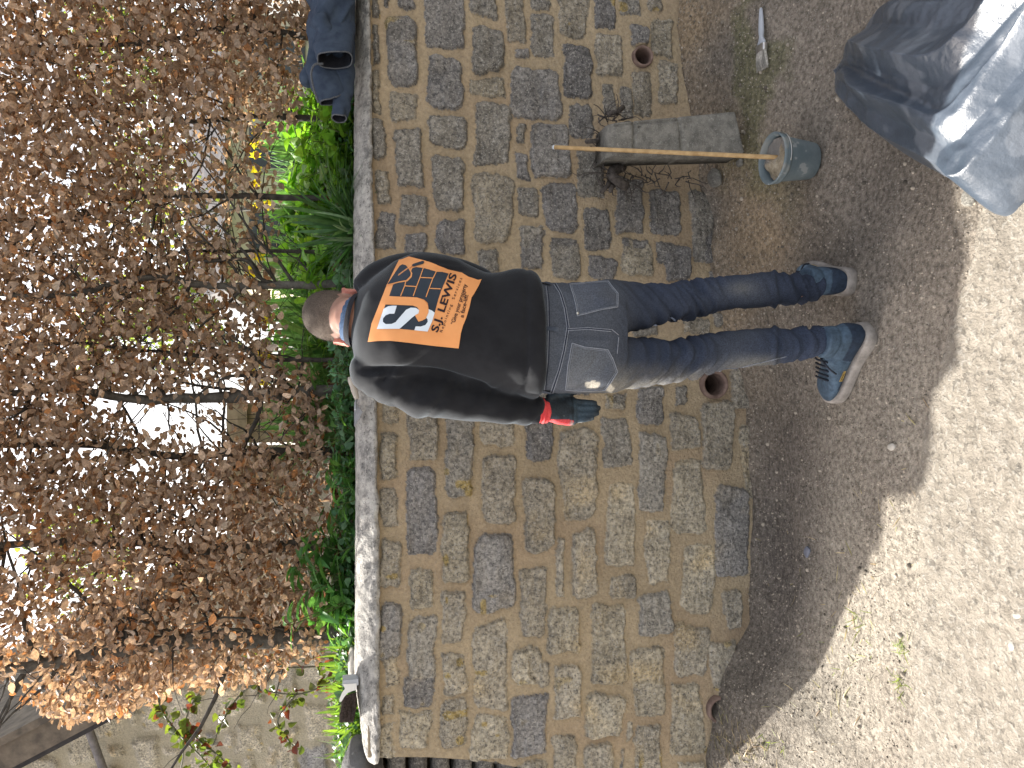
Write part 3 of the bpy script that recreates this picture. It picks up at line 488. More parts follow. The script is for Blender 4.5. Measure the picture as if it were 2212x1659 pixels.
for y, Y, lab in ((835, 3.36, "lobed blue green plant behind the trowel"), (890, 3.4, "low blue green plant left of the trowel tip"), (945, 3.36, "blue green weeds between trowel and the small rosette"), (790, 3.4, "weeds behind the man's left shoulder"), (1085, 3.42, "blue green weeds between two glossy plants")): plant("geranium_plant", lab, "plant", bp(y, Y, -.03), 'ovate', 110, .04, (.10, .22, .12), h=.2, r=.15, stems=14)
def daff(y, x, Y, nf, lab):
    b = bp(y, Y, 0); o = plant("daffodil_clump", lab, "daffodils", b, 'strap', 120, .42, (.13, .25, .11), "daffodil clumps", spread=.45, rad=.12)
    mb = MB(); st = MB(); zt = P(x, y, Y).z
    for k in range(nf):
        c = np.array([b[0] + random.uniform(-.09, .09), b[1] + random.uniform(-.1, .1), zt + random.uniform(-.04, .05)]); st.add(*tube([np.array([c[0], c[1], b[2]]), c], .0025, 5, False))
        az = random.uniform(-2.6, -.5); fw = np.array([math.cos(az), math.sin(az), .05]); fw /= np.linalg.norm(fw); sx = np.cross(fw, [0, 0, 1]); sx /= np.linalg.norm(sx); uz = np.cross(sx, fw)
        mb = MB()
        for q in range(6):
            a = q * math.pi / 3; dd_ = math.cos(a) * sx + math.sin(a) * uz; tt_ = -math.sin(a) * sx + math.cos(a) * uz; mb.add([c, c + dd_ * .02 + tt_ * .012, c + dd_ * .04 + fw * .004, c + dd_ * .02 - tt_ * .012], [(0, 1, 2, 3)])
        mb.add(*loft([ring(c + fw * s, r_2, r_2, 10, 2, sx, uz) for s, r_2 in ((0, .006), (.012, .008), (.022, .012))], False)); mb.build("flower", M['petal'], o)
    st.build("stems", M['stem'], o)
for a in ((290, 552, 4.4, 3, "daffodils flowering behind the jacket's sleeve end"), (335, 560, 4.6, 3, "daffodils beside the slim curved stem"), (440, 562, 4.5, 4, "daffodils behind the slim straight stem"), (565, 555, 4.5, 4, "daffodils right of the forked stem"), (660, 560, 4.3, 3, "daffodils rising over the man's head"), (740, 558, 4.2, 5, "densest daffodils above the man's left ear"), (800, 560, 4.4, 4, "daffodils between the man and thick stem"), (905, 640, 4.0, 3, "lone low daffodil bloom left of the thick dark stem")): daff(*a)
# ivy and litter along the bed (uncountable)
n = 5200; ix = rng.uniform(-1.75, 2.6, n); iy = rng.uniform(3.24, 3.75, n); _, iyy = pix(np.stack([ix, iy, 0 * ix + 1.58], -1))
p = np.stack([ix, iy, soil_z(ix, iy) + rng.uniform(.005, .12, n)], -1); v, f, c = scatter(OVA, p, rdir(n) * np.array([1, 1, .4]), rdir(n) * .5 + np.array([0, -.4, .8]), rng.uniform(.018, .042, n), colv((.08, .17, .08), n, .5)); tag(mk("ground_ivy", v, f, M['green'], col=c), "low dark ivy and weeds covering the bed", None, None, "stuff")
n = 900; p = np.stack([rng.uniform(-1.6, 2.6, n), rng.uniform(3.4, 4.2, n), 0 * np.arange(n)], -1); p[:, 2] = soil_z(p[:, 0], p[:, 1]) + rng.uniform(0, .12, n); v, f, c = scatter(BE, p, rdir(n) * np.array([1, 1, .4]), rdir(n) * .6 + np.array([0, -.3, .8]), rng.uniform(.04, .07, n), colv((.22, .12, .07), n, .5)); tag(mk("leaf_litter", v, f, M['beech'], col=c), "fallen brown beech leaves lying among the bed plants", None, None, "stuff")
# rose sprays in front of the house
rose = empty("rose_bush", (-1.5, 4.2, 1.5), "sparse climbing rose with long thorny stems against the house", "rose bush"); mb = MB(); LP = []
for pts in ([(560, 1420), (440, 1490), (400, 1560), (395, 1640), (380, 1690)], [(340, 1500), (355, 1545), (400, 1600), (440, 1640), (470, 1680)], [(600, 1440), (520, 1500), (480, 1560), (460, 1610)], [(395, 1560), (430, 1600), (480, 1640), (520, 1700)], [(640, 1500), (600, 1560), (640, 1620)], [(760, 1430), (680, 1440), (600, 1440), (520, 1420)], [(760, 1440), (700, 1480), (640, 1500), (560, 1490)]):
    pa = smooth_path([P(a, b, 4.1 + .1 * random.random()) for a, b in pts], 6); mb.add(*tube(pa, [.0055 * (1 - .5 * i / len(pa)) for i in range(len(pa))], 6, False)); LP += [q for q in pa if random.random() < .75]
mb.build("stems", mat("rose_stem", (.09, .10, .07), (.2, .2, .15), 30, .6, .2, 60), rose)
LP = np.repeat(np.array(LP), 4, 0); n = len(LP); LP = LP + rng.normal(0, .018, LP.shape); cc = colv((.10, .13, .03), n, .4); rd = rng.random(n) < .22; cc[rd] = colv((.14, .04, .03), int(rd.sum()), .3)
v, f, c = scatter(OVA, LP, rdir(n), rdir(n), rng.uniform(.022, .05, n), cc); mk("leaves", v, f, M['green'], rose, col=c)
# bare far trees and shrubs beyond the garden
for k, (tx, ty, th) in enumerate(((-2.2, 12, 4.2), (.2, 11, 3.6), (2.6, 12.5, 4.4), (5.2, 11.5, 4))):
    t = empty("garden_tree", (tx, ty, 1.75), ["bare budding tree glimpsed behind the hedge's left end", "budding tree glimpsed behind the man's head", "budding tree glimpsed left of the jacket", "budding tree glimpsed over the jacket"][k], "tree", "garden trees beyond the hedge"); mb = MB(); r = random.Random(700 + k); tips = []
    def grow(p, d, L_, rr, lv):
        pts = [p]; 
        for s in range(4): d = d + np.array([r.uniform(-.2, .2), r.uniform(-.2, .2), r.uniform(-.05, .15)]); d /= np.linalg.norm(d); pts.append(pts[-1] + d * L_ / 4)
        mb.add(*tube(pts, [rr * (1 - .12 * s) for s in range(5)], 5, False)); tips.extend(pts[2:])
        if lv:
            for s in range(4): e = d + np.array([r.uniform(-.9, .9), r.uniform(-.9, .9), r.uniform(-.2, .6)]); grow(pts[-1 - (s % 2)], e / np.linalg.norm(e), L_ * r.uniform(.55, .75), rr * .5, lv - 1)
    grow(np.array([tx, ty, 1.6]), np.array([0, 0, 1.0]), th * .4, .06, 4); mb.build("trunk", M['bark2'], t)
    tp = np.array(tips); tp = tp[rng.integers(0, len(tp), 1100)] + rng.normal(0, .12, (1100, 3)); v, f, c = scatter(OVA, tp, rdir(1100), rdir(1100), rng.uniform(.05, .09, 1100), colv((.2, .24, .06), 1100)); mk("crown", v, f, M['green'], t, col=c)
# ---------------------------------------------------------------- the man, seen from behind
def depth_s(x, Y): return Y / (CP - (x - 1106) / 1662 * SP)       # metres per photo unit * 1662 at plane Y
def sec(x, y0, y1, Y, ry, n=36, e=2.3, dx=0):
    c = P(x, (y0 + y1) / 2, Y); rx = abs(y1 - y0) / 2 * depth_s(x, Y) / 1662; return ring(c, rx, ry, n, e)
def lofts(parts):
    V = []; F = []; n = 0
    for v, f in parts: V.append(np.asarray(v)); F += [tuple(i + n for i in q) for q in f]; n += len(v)
    return np.concatenate(V), F
def dens(rings, k=4):
    R = np.array(rings); out = []
    idx = np.arange(len(R)); m = R.shape[1]; pth = [smooth_path(R[:, j], k) for j in range(m)]; return [np.array([pth[j][i] for j in range(m)]) for i in range(len(pth[0]))]
TORSO = [(757, 655, 736, 2.40, .055), (764, 644, 772, 2.385, .085), (775, 628, 800, 2.37, .11), (795, 608, 818, 2.35, .13), (820, 588, 826, 2.33, .14), (853, 566, 828, 2.31, .15), (905, 545, 820, 2.29, .152), (970, 556, 826, 2.27, .145), (1014, 573, 836, 2.255, .14), (1055, 587, 845, 2.24, .135), (1105, 581, 852, 2.225, .135), (1140, 584, 860, 2.215, .137), (1154, 592, 860, 2.21, .13), (1160, 602, 853, 2.21, .118)]
tor = loft(dens([sec(*t) for t in TORSO], 4))
def arm(pts): return tube(smooth_path([P(a, b, Y) for a, b, Y, r in pts], 5), np.interp(np.linspace(0, 1, (len(pts) - 1) * 5 + 1), np.linspace(0, 1, len(pts)), [p[3] for p in pts]), 24)
LA = [(790, 776, 2.35, .050), (803, 800, 2.33, .066), (840, 824, 2.30, .068), (900, 844, 2.28, .068), (950, 858, 2.26, .068), (1010, 872, 2.25, .061), (1070, 880, 2.24, .051), (1130, 886, 2.24, .040), (1166, 886, 2.24, .036)]
RA = [(790, 640, 2.38, .06), (830, 612, 2.40, .075), (900, 595, 2.44, .078), (985, 605, 2.49, .070), (1040, 625, 2.54, .062), (1010, 650, 2.66, .052), (985, 672, 2.78, .042)]
V, F = lofts([tor, arm(LA), arm(RA)]); sv, sf, sn = remeshed(V, F, .0075, 6)
sx_, sy_ = pix(sv)
fo = .011 * fbm(st3(sv[:, 0] * 5 + sv[:, 2] * 3, sv[:, 1] * 5, sv[:, 2] * 6 - sv[:, 0] * 4), 3, 71)
armz = sstep(805, 845, sy_) ; fo = fo + armz * .020 * (np.abs(fbm(st3(sv[:, 0] * 6, sv[:, 1] * 6, sv[:, 2] * 15 + sv[:, 0] * 12), 2, 72)) - .25)
hemr = sstep(1135, 1150, sx_) * (1 - armz); fo = fo - .004 * np.exp(-((sx_ - 1138) / 5) ** 2) * (1 - armz) + .003 * fbm(st3(sv[:, 0] * 9, sv[:, 1] * 3, sv[:, 2] * 3), 2, 74)
def crease(a, b, wd, dp):                                         # a fold pressed between two points of the back
    A_, B_ = np.array(a, float), np.array(b, float); q = np.stack([sx_, sy_], -1); t = np.clip(((q - A_) @ (B_ - A_)) / ((B_ - A_) @ (B_ - A_)), 0, 1); d = np.linalg.norm(q - (A_ + t[:, None] * (B_ - A_)), axis=1); return dp * np.exp(-(d / wd) ** 2) * np.sin(np.pi * np.clip(t, .02, .98)) ** .5
back = sv[:, 1] < 2.36
fo = fo - 1.3 * back * (crease((775, 800), (900, 797), 7, .012) + crease((900, 797), (1000, 816), 6, .010) + crease((820, 825), (850, 800), 5, .010) + crease((905, 575), (1010, 582), 6, .006) + crease((1000, 816), (1070, 845), 6, .008) + crease((870, 560), (1000, 572), 4, .004) - crease((805, 812), (880, 806), 6, .008))
sv = sv + sn * fo[:, None]
man = empty("person", (.15, 2.2, 0), "man seen from behind in black printed sweatshirt, dark jeans and work shoes, facing the wall", "person")
M['black'] = mat("black_fleece", (.006, .0065, .009), (.011, .012, .015), 20, .88, .35, 420, spec=.3, dist=.002)
N_ = M['black'].node_tree.nodes["Principled BSDF"]; N_.inputs["Sheen Weight"].default_value = .24; N_.inputs["Sheen Tint"].default_value = (.75, .88, 1, 1); N_.inputs["Sheen Roughness"].default_value = .4
shirt = mk("sweatshirt", sv, sf, M['black'], man)
# jeans
LEGR = [(1255, 610, 732, 2.22, .120), (1310, 604, 727, 2.22, .112), (1355, 609, 719, 2.23, .095), (1402, 614, 708, 2.24, .085), (1446, 615, 697, 2.25, .078), (1501, 603, 688, 2.26, .072), (1556, 598, 672, 2.255, .068), (1620, 592, 666, 2.24, .068), (1673, 587, 662, 2.235, .062), (1732, 592, 655, 2.23, .055), (1770, 597, 650, 2.23, .052)]
LEGL = [(1255, 730, 850, 2.22, .120), (1310, 727, 849, 2.22, .112), (1373, 728, 840, 2.22, .095), (1446, 731, 828, 2.225, .082), (1501, 726, 818, 2.225, .075), (1556, 718, 802, 2.22, .070), (1629, 710, 791, 2.20, .068), (1702, 706, 782, 2.185, .060), (1757, 703, 773, 2.175, .055), (1790, 704, 770, 2.17, .054)]
PEL = [(1140, 603, 851, 2.215, .108), (1164, 611, 848, 2.215, .112), (1200, 612, 850, 2.215, .12), (1240, 611, 851, 2.212, .13), (1290, 607, 850, 2.21, .132), (1330, 606, 848, 2.215, .118)]
V, F = lofts([loft(dens([sec(*t) for t in PEL], 4)), loft(dens([sec(*t, e=2.1) for t in LEGR], 4)), loft(dens([sec(*t, e=2.1) for t in LEGL], 4))])
jv, jf, jn = remeshed(V, F, .0062, 5); jx, jy = pix(jv)
kn = .12 + np.exp(-((jx - 1500) / 60) ** 2) + .9 * np.exp(-((jx - 1745) / 38) ** 2) + .25 * np.exp(-((jx - 1400) / 40) ** 2) + .5 * np.exp(-((jx - 1680) / 15) ** 2)
wr = np.abs(fbm(st3(jv[:, 0] * 7 + 3, jv[:, 1] * 6, jv[:, 2] * 42 + 3 * np.sin(jv[:, 0] * 14)), 2, 81)); fo = .042 * kn * (.14 - wr) + .004 * fbm(st3(jv[:, 0] * 7, jv[:, 1] * 7, jv[:, 2] * 9), 3, 82) + .0035 * fbm(st3(jv[:, 0] * 20, jv[:, 1] * 20, jv[:, 2] * 60), 2, 83) * (.3 + kn)
for cx_, sgn in ((1673, 1),): fo = fo + .006 * np.exp(-((jx - cx_) / 5) ** 2) - .005 * np.exp(-((jx - cx_ - 13) / 6) ** 2)
fo = fo - .010 * np.exp(-((jy - 727) / 6) ** 2) * sstep(1340, 1290, jx) * sstep(1190, 1250, jx) * (jv[:, 1] < 2.2)
jv = jv + jn * fo[:, None]
base = np.array([.032, .042, .068])[None] * (1 + .3 * fbm(jv * 6, 3, 84))[:, None]
fade = (sstep(1400, 1300, jx) * .55 + .35 * np.exp(-((jx - 1600) / 60) ** 2) * np.exp(-((jv[:, 1] - 2.17) / .04) ** 2))[:, None]; base = base * (1 - fade) + fade * np.array([.095, .105, .12]) * (1 + .3 * fbm(jv * 12, 3, 85))[:, None]
dust = np.clip(sstep(770, 835, jy) * sstep(1180, 1330, jx) * (.35 + .6 * fbm(jv * 14, 4, 86)) * sstep(1700, 1560, jx) * (jy > 726), 0, .6)[:, None]; base = base * (1 - dust) + dust * np.array([.26, .24, .19])
d2 = np.clip(sstep(1540, 1640, jx) * sstep(1700, 1650, jx) * sstep(755, 790, jy) * .4 + np.exp(-(((jx - 1600) / 30) ** 2 + ((jy - 622) / 14) ** 2)) * .22, 0, .5)[:, None]; base = base * (1 - d2) + d2 * np.array([.22, .21, .17])
spl = np.exp(-(((jx - 1279) / 17) ** 2 + ((jy - 832) / 10) ** 2)); spl = spl + .9 * np.exp(-(((jx - 1318) / 9) ** 2 + ((jy - 838) / 10) ** 2)); spl = (sstep(.38, .52, spl + .30 * fbm(np.stack([jx, jy, 0 * jx], -1) / 7, 4, 87)))[:, None] * .85; base = base * (1 - spl) + spl * np.array([.52, .49, .42])
M['denim'] = mat("denim", (.7, .7, .7), (1.3, 1.3, 1.3), 260, .85, .5, 500, vcol=True, dist=.0015, spec=.2)
jeans = mk("jeans", jv, jf, M['denim'], man, col=np.clip(base, .005, 1))
# things sewn or printed on the cloth: draped onto its surface
def bvh(v, f): return BVHTree.FromPolygons([tuple(q) for q in v], [tuple(int(i) for i in p) for p in f])
TS, TJ = bvh(sv, sf), bvh(jv, jf)
def drape(tree, x, y, off, Y=2.2):
    o = Vector((0, 0, EYE)); d = Vector(ray(x, y)).normalized(); h, nrm, i, dist = tree.ray_cast(o, d)
    if h is None:
        nrst = tree.find_nearest(P(x, y, Y)); h, nrm = nrst[0], nrst[1]
    if nrm.dot(d) > 0: nrm = -nrm
    return h + nrm * off
from mathutils.geometry import tessellate_polygon, delaunay_2d_cdt
def inpoly(px, py, poly):
    c = False; j = len(poly) - 1
    for i in range(len(poly)):
        xi, yi = poly[i]; xj, yj = poly[j]
        if (yi > py) != (yj > py) and px < (xj - xi) * (py - yi) / (yj - yi + 1e-12) + xi: c = not c
        j = i
    return c
def patch(name, poly, tree, off, m, parent, step=3.0, label=None):
    P2 = []
    for i in range(len(poly)):
        a, b = np.array(poly[i], float), np.array(poly[(i + 1) % len(poly)], float); k = max(1, int(np.linalg.norm(b - a) / step))
        for t in range(k): P2.append(tuple(a + (b - a) * t / k))
    nb_ = len(P2); xs2, ys2 = [p[0] for p in P2], [p[1] for p in P2]; edges = [(i, (i + 1) % nb_) for i in range(nb_)]
    gx_ = np.arange(min(xs2) + step / 2, max(xs2), step); gy_ = np.arange(min(ys2) + step / 2, max(ys2), step)
    pts = list(P2) + [(a, b) for a in gx_ for b in gy_ if inpoly(a, b, P2)]
    r = delaunay_2d_cdt([Vector(p) for p in pts], edges, [list(range(nb_))], 1, 1e-5)
    V = [drape(tree, p[0], p[1], off) for p in r[0]]; o = mk(name, V, [tuple(f) for f in r[2]], m, parent)
    if label: o["label"] = label
    return o
def line(mb, pts, tree, r, off=.0008, step=5):
    q = []
    for i in range(len(pts) - 1):
        a, b = np.array(pts[i], float), np.array(pts[i + 1], float); k = max(1, int(np.linalg.norm(b - a) / step)); q += [a + (b - a) * t / k for t in range(k)]
    q.append(np.array(pts[-1], float)); mb.add(*tube([drape(tree, p[0], p[1], off) for p in q], r, 5))
zc = lambda L_: [(745.3 + x * .14, 540 + y * .14) for x, y in L_]
M['orange'] = mat("orange_print", (.68, .29, .105), (.75, .34, .13), 10, .75, .15, 400); M['navy'] = mat("navy_print", (.020, .030, .044), (.03, .042, .06), 10, .75, .15, 400); M['whitep'] = mat("white_print", (.60, .68, .76), (.68, .75, .82), 10, .7, .1, 400); M['ink'] = mat("dark_lettering", (.02, .012, .018), (.025, .015, .02), 10, .8, 0, 10)
pr_ = patch("back_print", zc([(360, 1420), (420, 1130), (520, 880), (630, 600), (760, 320), (840, 160), (880, 155), (990, 110), (1200, 160), (1400, 230), (1620, 320), (1800, 360), (1900, 420), (2050, 470), (2105, 460), (2060, 560), (1990, 680), (1950, 740), (1920, 880), (1870, 1050), (1820, 1170), (1790, 1280), (1755, 1515), (1400, 1480), (1000, 1430), (700, 1400), (500, 1405)]), TS, .0025, M['orange'], shirt, 4)
pr_["label"] = "orange square print with tradesman's logo"
for poly, m_, nm, of in (([(635, 845), (1100, 857), (1290, 915), (1385, 970), (1345, 1100), (1275, 1258), (1075, 1238), (850, 1218), (505, 1220), (560, 1060)], 'navy', "logo_panel", .0034), ([(690, 718), (750, 545), (1000, 400), (1045, 290), (1100, 275), (1200, 290), (1300, 315), (1400, 345), (1500, 350), (1595, 375), (1480, 640), (1440, 760), (1385, 965), (1290, 912), (1280, 820), (1220, 765), (1120, 738), (1000, 730)], 'navy', "brickwork_panel", .0034),
                       ([(505, 1220), (560, 1060), (610, 910), (680, 870), (740, 862), (808, 862), (790, 920), (770, 985), (700, 985), (640, 1010), (600, 1060), (598, 1110), (640, 1145), (730, 1143), (790, 1115), (860, 1030), (950, 925), (1020, 892), (1100, 895), (1150, 930), (1140, 985), (1085, 1012), (1040, 1045), (960, 1120), (850, 1218)], 'whitep', "letter_s_upper", .0043), ([(1290, 915), (1340, 935), (1385, 970), (1345, 1100), (1275, 1258), (1075, 1238), (1095, 1180), (1170, 1182), (1240, 1160), (1278, 1110), (1275, 1070), (1245, 1035), (1285, 970)], 'whitep', "letter_s_lower", .0043),
                       ([(690, 718), (1000, 730), (1120, 738), (1220, 778), (1285, 860), (1292, 960), (1250, 1060), (1200, 1090), (1138, 1110), (1085, 1010), (1140, 980), (1150, 930), (1120, 885), (1050, 860), (640, 843)], 'orange', "letter_j", .0052),
                       ([(650, 560), (752, 395), (845, 248), (900, 222), (960, 238), (1000, 290), (1045, 370), (1035, 425), (970, 493), (850, 512)], 'orange', "trowel_outline", .0043), ([(670, 543), (762, 402), (855, 265), (900, 240), (950, 254), (985, 295), (1025, 370), (1015, 415), (955, 475), (850, 496)], 'navy', "trowel_blade", .0052), ([(1037, 248), (1050, 270), (1080, 268), (1210, 224), (1227, 200), (1205, 184), (1060, 228)], 'navy', "trowel_grip", .0043)):
    patch(nm, zc(poly), TS, of, M[m_], pr_, 2.6)
mbl = MB()
for pl in ([(868, 712), (930, 560), (945, 490)], [(1058, 716), (1110, 570), (1160, 440), (1210, 297)], [(1252, 730), (1300, 595), (1350, 460), (1408, 345)], [(925, 562), (1105, 572)], [(1165, 432), (1358, 442)], [(1302, 598), (1480, 606)], [(835, 408), (985, 300), (1040, 262)], [(835, 408), (850, 385), (1000, 280)]): line(mbl, zc(pl), TS, .0014, .0042, 2)
mbl.build("mortar_lines", M['orange'], pr_)
def text(s, a, b, hgt, m, tree, off, parent, bold=0.0, name="lettering", space=1.0, size_off=0):
    cu = bpy.data.curves.new("t", 'FONT'); cu.body = s; cu.size = 1; cu.offset = bold; cu.space_character = space; cu.resolution_u = 3
    o = bpy.data.objects.new("t", cu); COL.objects.link(o); dg = bpy.context.evaluated_depsgraph_get(); e = o.evaluated_get(dg).to_mesh(); v = np.array([list(q.co) for q in e.vertices]); f = [tuple(p.vertices) for p in e.polygons]
    o.evaluated_get(dg).to_mesh_clear(); bpy.data.objects.remove(o)
    w_ = v[:, 0].max() - v[:, 0].min(); A_, B_ = np.array(a, float), np.array(b, float); d = B_ - A_; u = np.array([d[1], -d[0]]) / np.linalg.norm(d) ; 
    if u[0] > 0: u = -u
    q = A_[None] + ((v[:, :1] - v[:, 0].min()) / w_) * d[None] + v[:, 1:2] / .70 * hgt * u[None]
    V = [drape(tree, p[0], p[1], off) for p in q]; return mk(name, V, f, m, parent, False)
zt = lambda x, y: (745.3 + x * .14, 540 + y * .14)
text("S.J. LEWIS", zt(1428, 1275), zt(1722, 395), 112 * .14, M['ink'], TS, .0042, pr_, .028)
text("Repointing  Services", zt(1500, 1272), zt(1806, 450), 44 * .14, M['ink'], TS, .0042, pr_, .004, space=1.35)
text("\u201cGive your property", zt(1688, 1155), zt(1880, 545), 62 * .14, M['ink'], TS, .0042, pr_, .014)
text("a face-lift\u201d", zt(1826, 1050), zt(1908, 665), 62 * .14, M['ink'], TS, .0042, pr_, .014)
# seams, pockets, loops of the jeans
zj = lambda L_: [(1080 + x * .3662, 486 + y * .3662) for x, y in L_]
M['thread'] = mat("denim_seam", (.16, .18, .22), (.26, .28, .32), 200, .9, .3, 300); M['fold'] = mat("denim_fold", (.012, .016, .03), (.02, .026, .045), 60, .9, .2, 200)
M['pocket'] = mat("pocket_denim", (.035, .046, .070), (.075, .088, .112), 30, .85, .5, 500)
PK = [[(440, 350), (560, 338), (640, 335), (660, 365), (695, 405), (693, 485), (600, 500), (455, 537), (448, 470), (412, 352)], [(425, 697), (500, 720), (635, 735), (665, 790), (692, 865), (660, 915), (620, 972), (500, 975), (388, 970), (400, 830)]]
for k, pk in enumerate(PK):
    po = patch("back_pocket", zj(pk), TJ, .0016, M['denim'], jeans, 3.2)
    me = po.data; n = len(me.vertices); vv = np.array([list(q.co) for q in me.vertices]); px_, py_ = pix(vv); cc = np.tile(np.array([[.055, .068, .098]]), (n, 1)) * (1 + .4 * fbm(vv * 14, 3, 90 + k))[:, None]
    wn = np.clip(.35 * fbm(vv * 9, 3, 95) + .25 + .2 * k, 0, .7)[:, None]; cc = cc * (1 - wn) + wn * np.array([.15, .155, .155])
    s3 = np.exp(-(((px_ - 1279) / 17) ** 2 + ((py_ - 832) / 10) ** 2)); s3 = (sstep(.38, .52, s3 + .30 * fbm(np.stack([px_, py_, 0 * px_], -1) / 7, 4, 87)))[:, None] * .85; cc = cc * (1 - s3) + s3 * np.array([.52, .49, .42])
    a = me.color_attributes.new("Col", 'FLOAT_COLOR', 'POINT'); c4 = np.ones((n, 4)); c4[:, :3] = cc; a.data.foreach_set("color", c4.ravel())
    mb = MB(); line(mb, zj(pk + [pk[0]]), TJ, .0016, .0022, 4); ce = np.mean(np.array(zj(pk)), 0); inn = [tuple(np.array(q) * .93 + ce * .07) for q in zj(pk)]; line(mb, inn + [inn[0]], TJ, .0007, .0022, 4); mb.build("stitching", M['thread'], po)
mb = MB(); fb = MB()
for pl in ([(272, 362), (282, 450), (285, 620), (280, 800), (262, 975)], [(318, 352), (350, 400), (378, 490), (395, 600), (372, 740), (345, 850), (298, 985)], [(330, 345), (362, 400), (390, 490), (408, 600), (385, 740), (358, 850), (312, 990)], [(395, 612), (520, 606), (660, 618), (700, 650)], [(395, 622), (520, 616), (655, 628)], [(1290, 880), (1380, 850), (1500, 820), (1690, 775)], [(700, 660), (690, 760)]): mb = MB(); line(mb, zj(pl), TJ, .0014, .0012, 4); mb.build('seam', M['thread'], jeans)
for pl in ([(325, 348), (356, 400), (384, 490), (401, 600), (378, 740), (351, 850), (305, 987)], [(395, 617), (520, 611), (658, 623)], [(277, 362), (288, 450), (291, 620), (286, 800), (268, 975)]): fb = MB(); line(fb, zj(pl), TJ, .0022, .0008, 4); fb.build('seam_ridge', M['fold'], jeans)
for pl in ([(240, 597), (345, 603), (347, 630), (240, 617)], [(225, 333), (300, 348), (296, 360), (226, 343)], [(192, 962), (300, 978), (304, 990), (192, 975)]): patch("belt_loop", zj(pl), TJ, .005, M['pocket'], jeans, 3)
M['rivet'] = mat("rivet_metal", (.5, .5, .48), (.6, .6, .58), 20, .35, 0, 10, metal=1)
rp = drape(TJ, *zj([(456, 523)])[0], .003); v, f = loft([ring(rp, .005, .005, 14, 2, (1, 0, 0), (0, 0, 1)), ring(rp + Vector((0, -.003, 0)), .003, .003, 14, 2, (1, 0, 0), (0, 0, 1))]); mk("rivet", v, f, M['rivet'], jeans)
# body (head, neck, trunk and limbs inside the clothes)
hc = np.array(P(746, 686, 2.47)); tl = math.radians(-9); hx_ = np.array([math.cos(tl), .0, math.sin(tl)]); hy_ = np.array([0, .77, -.64]); hy_ /= np.linalg.norm(hy_); hz_ = np.cross(hx_, hy_); hz_ /= np.linalg.norm(hz_); hy_ = np.cross(hz_, hx_)
hr = [(-.115, .034, .035, .055), (-.10, .05, .055, .045), (-.075, .060, .072, .028), (-.04, .066, .086, .01), (-.005, .072, .095, 0), (.03, .0765, .0985, -.004), (.06, .0755, .097, -.007), (.085, .067, .086, -.008), (.103, .052, .066, -.008), (.114, .034, .042, -.007), (.119, .012, .014, -.006)]
head = loft(dens([ring(hc + hz_ * a + hy_ * d, b, c, 32, 2.15, hx_, hy_) for a, b, c, d in hr], 3))
H3 = lambda x, y, z: hc + hx_ * x + hy_ * y + hz_ * z
nose = tube([H3(0, .088, .015), H3(0, .102, -.01), H3(0, .116, -.03), H3(0, .095, -.036)], [.008, .010, .014, .012], 12)
chin = tube([H3(-.02, .075, -.09), H3(0, .088, -.096), H3(.02, .075, -.09)], [.016, .018, .016], 12); brow = tube([H3(-.045, .078, .022), H3(0, .09, .024), H3(.045, .078, .022)], [.009, .011, .009], 10)
lip = [tube([H3(-.024, .086, z), H3(0, .098, z), H3(.024, .086, z)], [.004, .0065, .004], 8) for z in (-.056, -.067)]
ears = []
for s in (-1, 1):
    ears.append(loft([ring(H3(s * (.070 + k * .006), -.004 - .010 * k * .8, -.022) + hz_ * 0, a, b, 20, 2.2, hy_ * .85 + hx_ * s * .3, hz_) for k, a, b in ((0, .013, .022), (1, .018, .030), (2.2, .020, .033), (3.2, .017, .030))]))
nbase = np.array(P(775, 690, 2.36)); neck = tube([H3(0, -.03, -.02), (H3(0, -.045, -.05) + nbase) / 2 + np.array([0, -.004, .008]), nbase + np.array([0, 0, -.015]), nbase + np.array([0, 0, -.08])], [.056, .060, .066, .072], 24)
core = [sec(x, y0 + 12, y1 - 12, Y, ry * .8) for x, y0, y1, Y, ry in TORSO[2:]]; legs_ = [loft([sec(x, y0 + (y1 - y0) * .2, y1 - (y1 - y0) * .2, Y, ry * .6) for x, y0, y1, Y, ry in L_]) for L_ in (LEGR, LEGL)]
arms_ = [arm([(a, b, Y, r * .7) for a, b, Y, r in A_]) for A_ in (LA, RA)]
V, F = lofts([head, nose, chin, brow, neck, loft(core), loft([sec(x, y0 + 6, y1 - 6, Y, ry * .85) for x, y0, y1, Y, ry in PEL])] + lip + ears + legs_ + arms_); bv, bf, bn = remeshed(V, F, .005, 3, .4)
rel = bv - hc; lx_, ly_, lz_ = rel @ hx_, rel @ hy_, rel @ hz_
ed = np.minimum(np.hypot(ly_ + .03, lz_ + .020), 9); conc = (np.abs(lx_) > .078) & (np.abs(lz_ + .02) < .022); bv = bv - bn * (.0035 * conc)[:, None]
for s in (-1, 1): bv = bv - bn * (.009 * np.exp(-(((lx_ - s * .031) / .014) ** 2 + ((lz_ - .004) / .010) ** 2)) * (ly_ > .05))[:, None]
sk = np.tile(np.array([[.50, .27, .205]]), (len(bv), 1)) * (1 + .10 * fbm(bv * 25, 3, 91))[:, None]; eam = (np.abs(lx_) > .071) & (lz_ > -.07) & (lz_ < .03); sk[eam] = sk[eam] * np.array([1.12, .82, .82])
hairline = -.040 + .010 * np.cos(lx_ / .02) ; stub = np.clip(sstep(-.095, -.035, lz_) * (ly_ < .02), 0, 1) * (~eam); stub = stub[:, None] * .55; sk = sk * (1 - stub) + stub * np.array([.13, .095, .075])
M['skin'] = mat("skin", (.93, .93, .93), (1.07, 1.07, 1.07), 60, .5, .15, 300, vcol=True, spec=.4); sb = M['skin'].node_tree.nodes["Principled BSDF"]; sb.inputs["Subsurface Weight"].default_value = .12; sb.inputs["Subsurface Radius"].default_value = (.01, .004, .002)
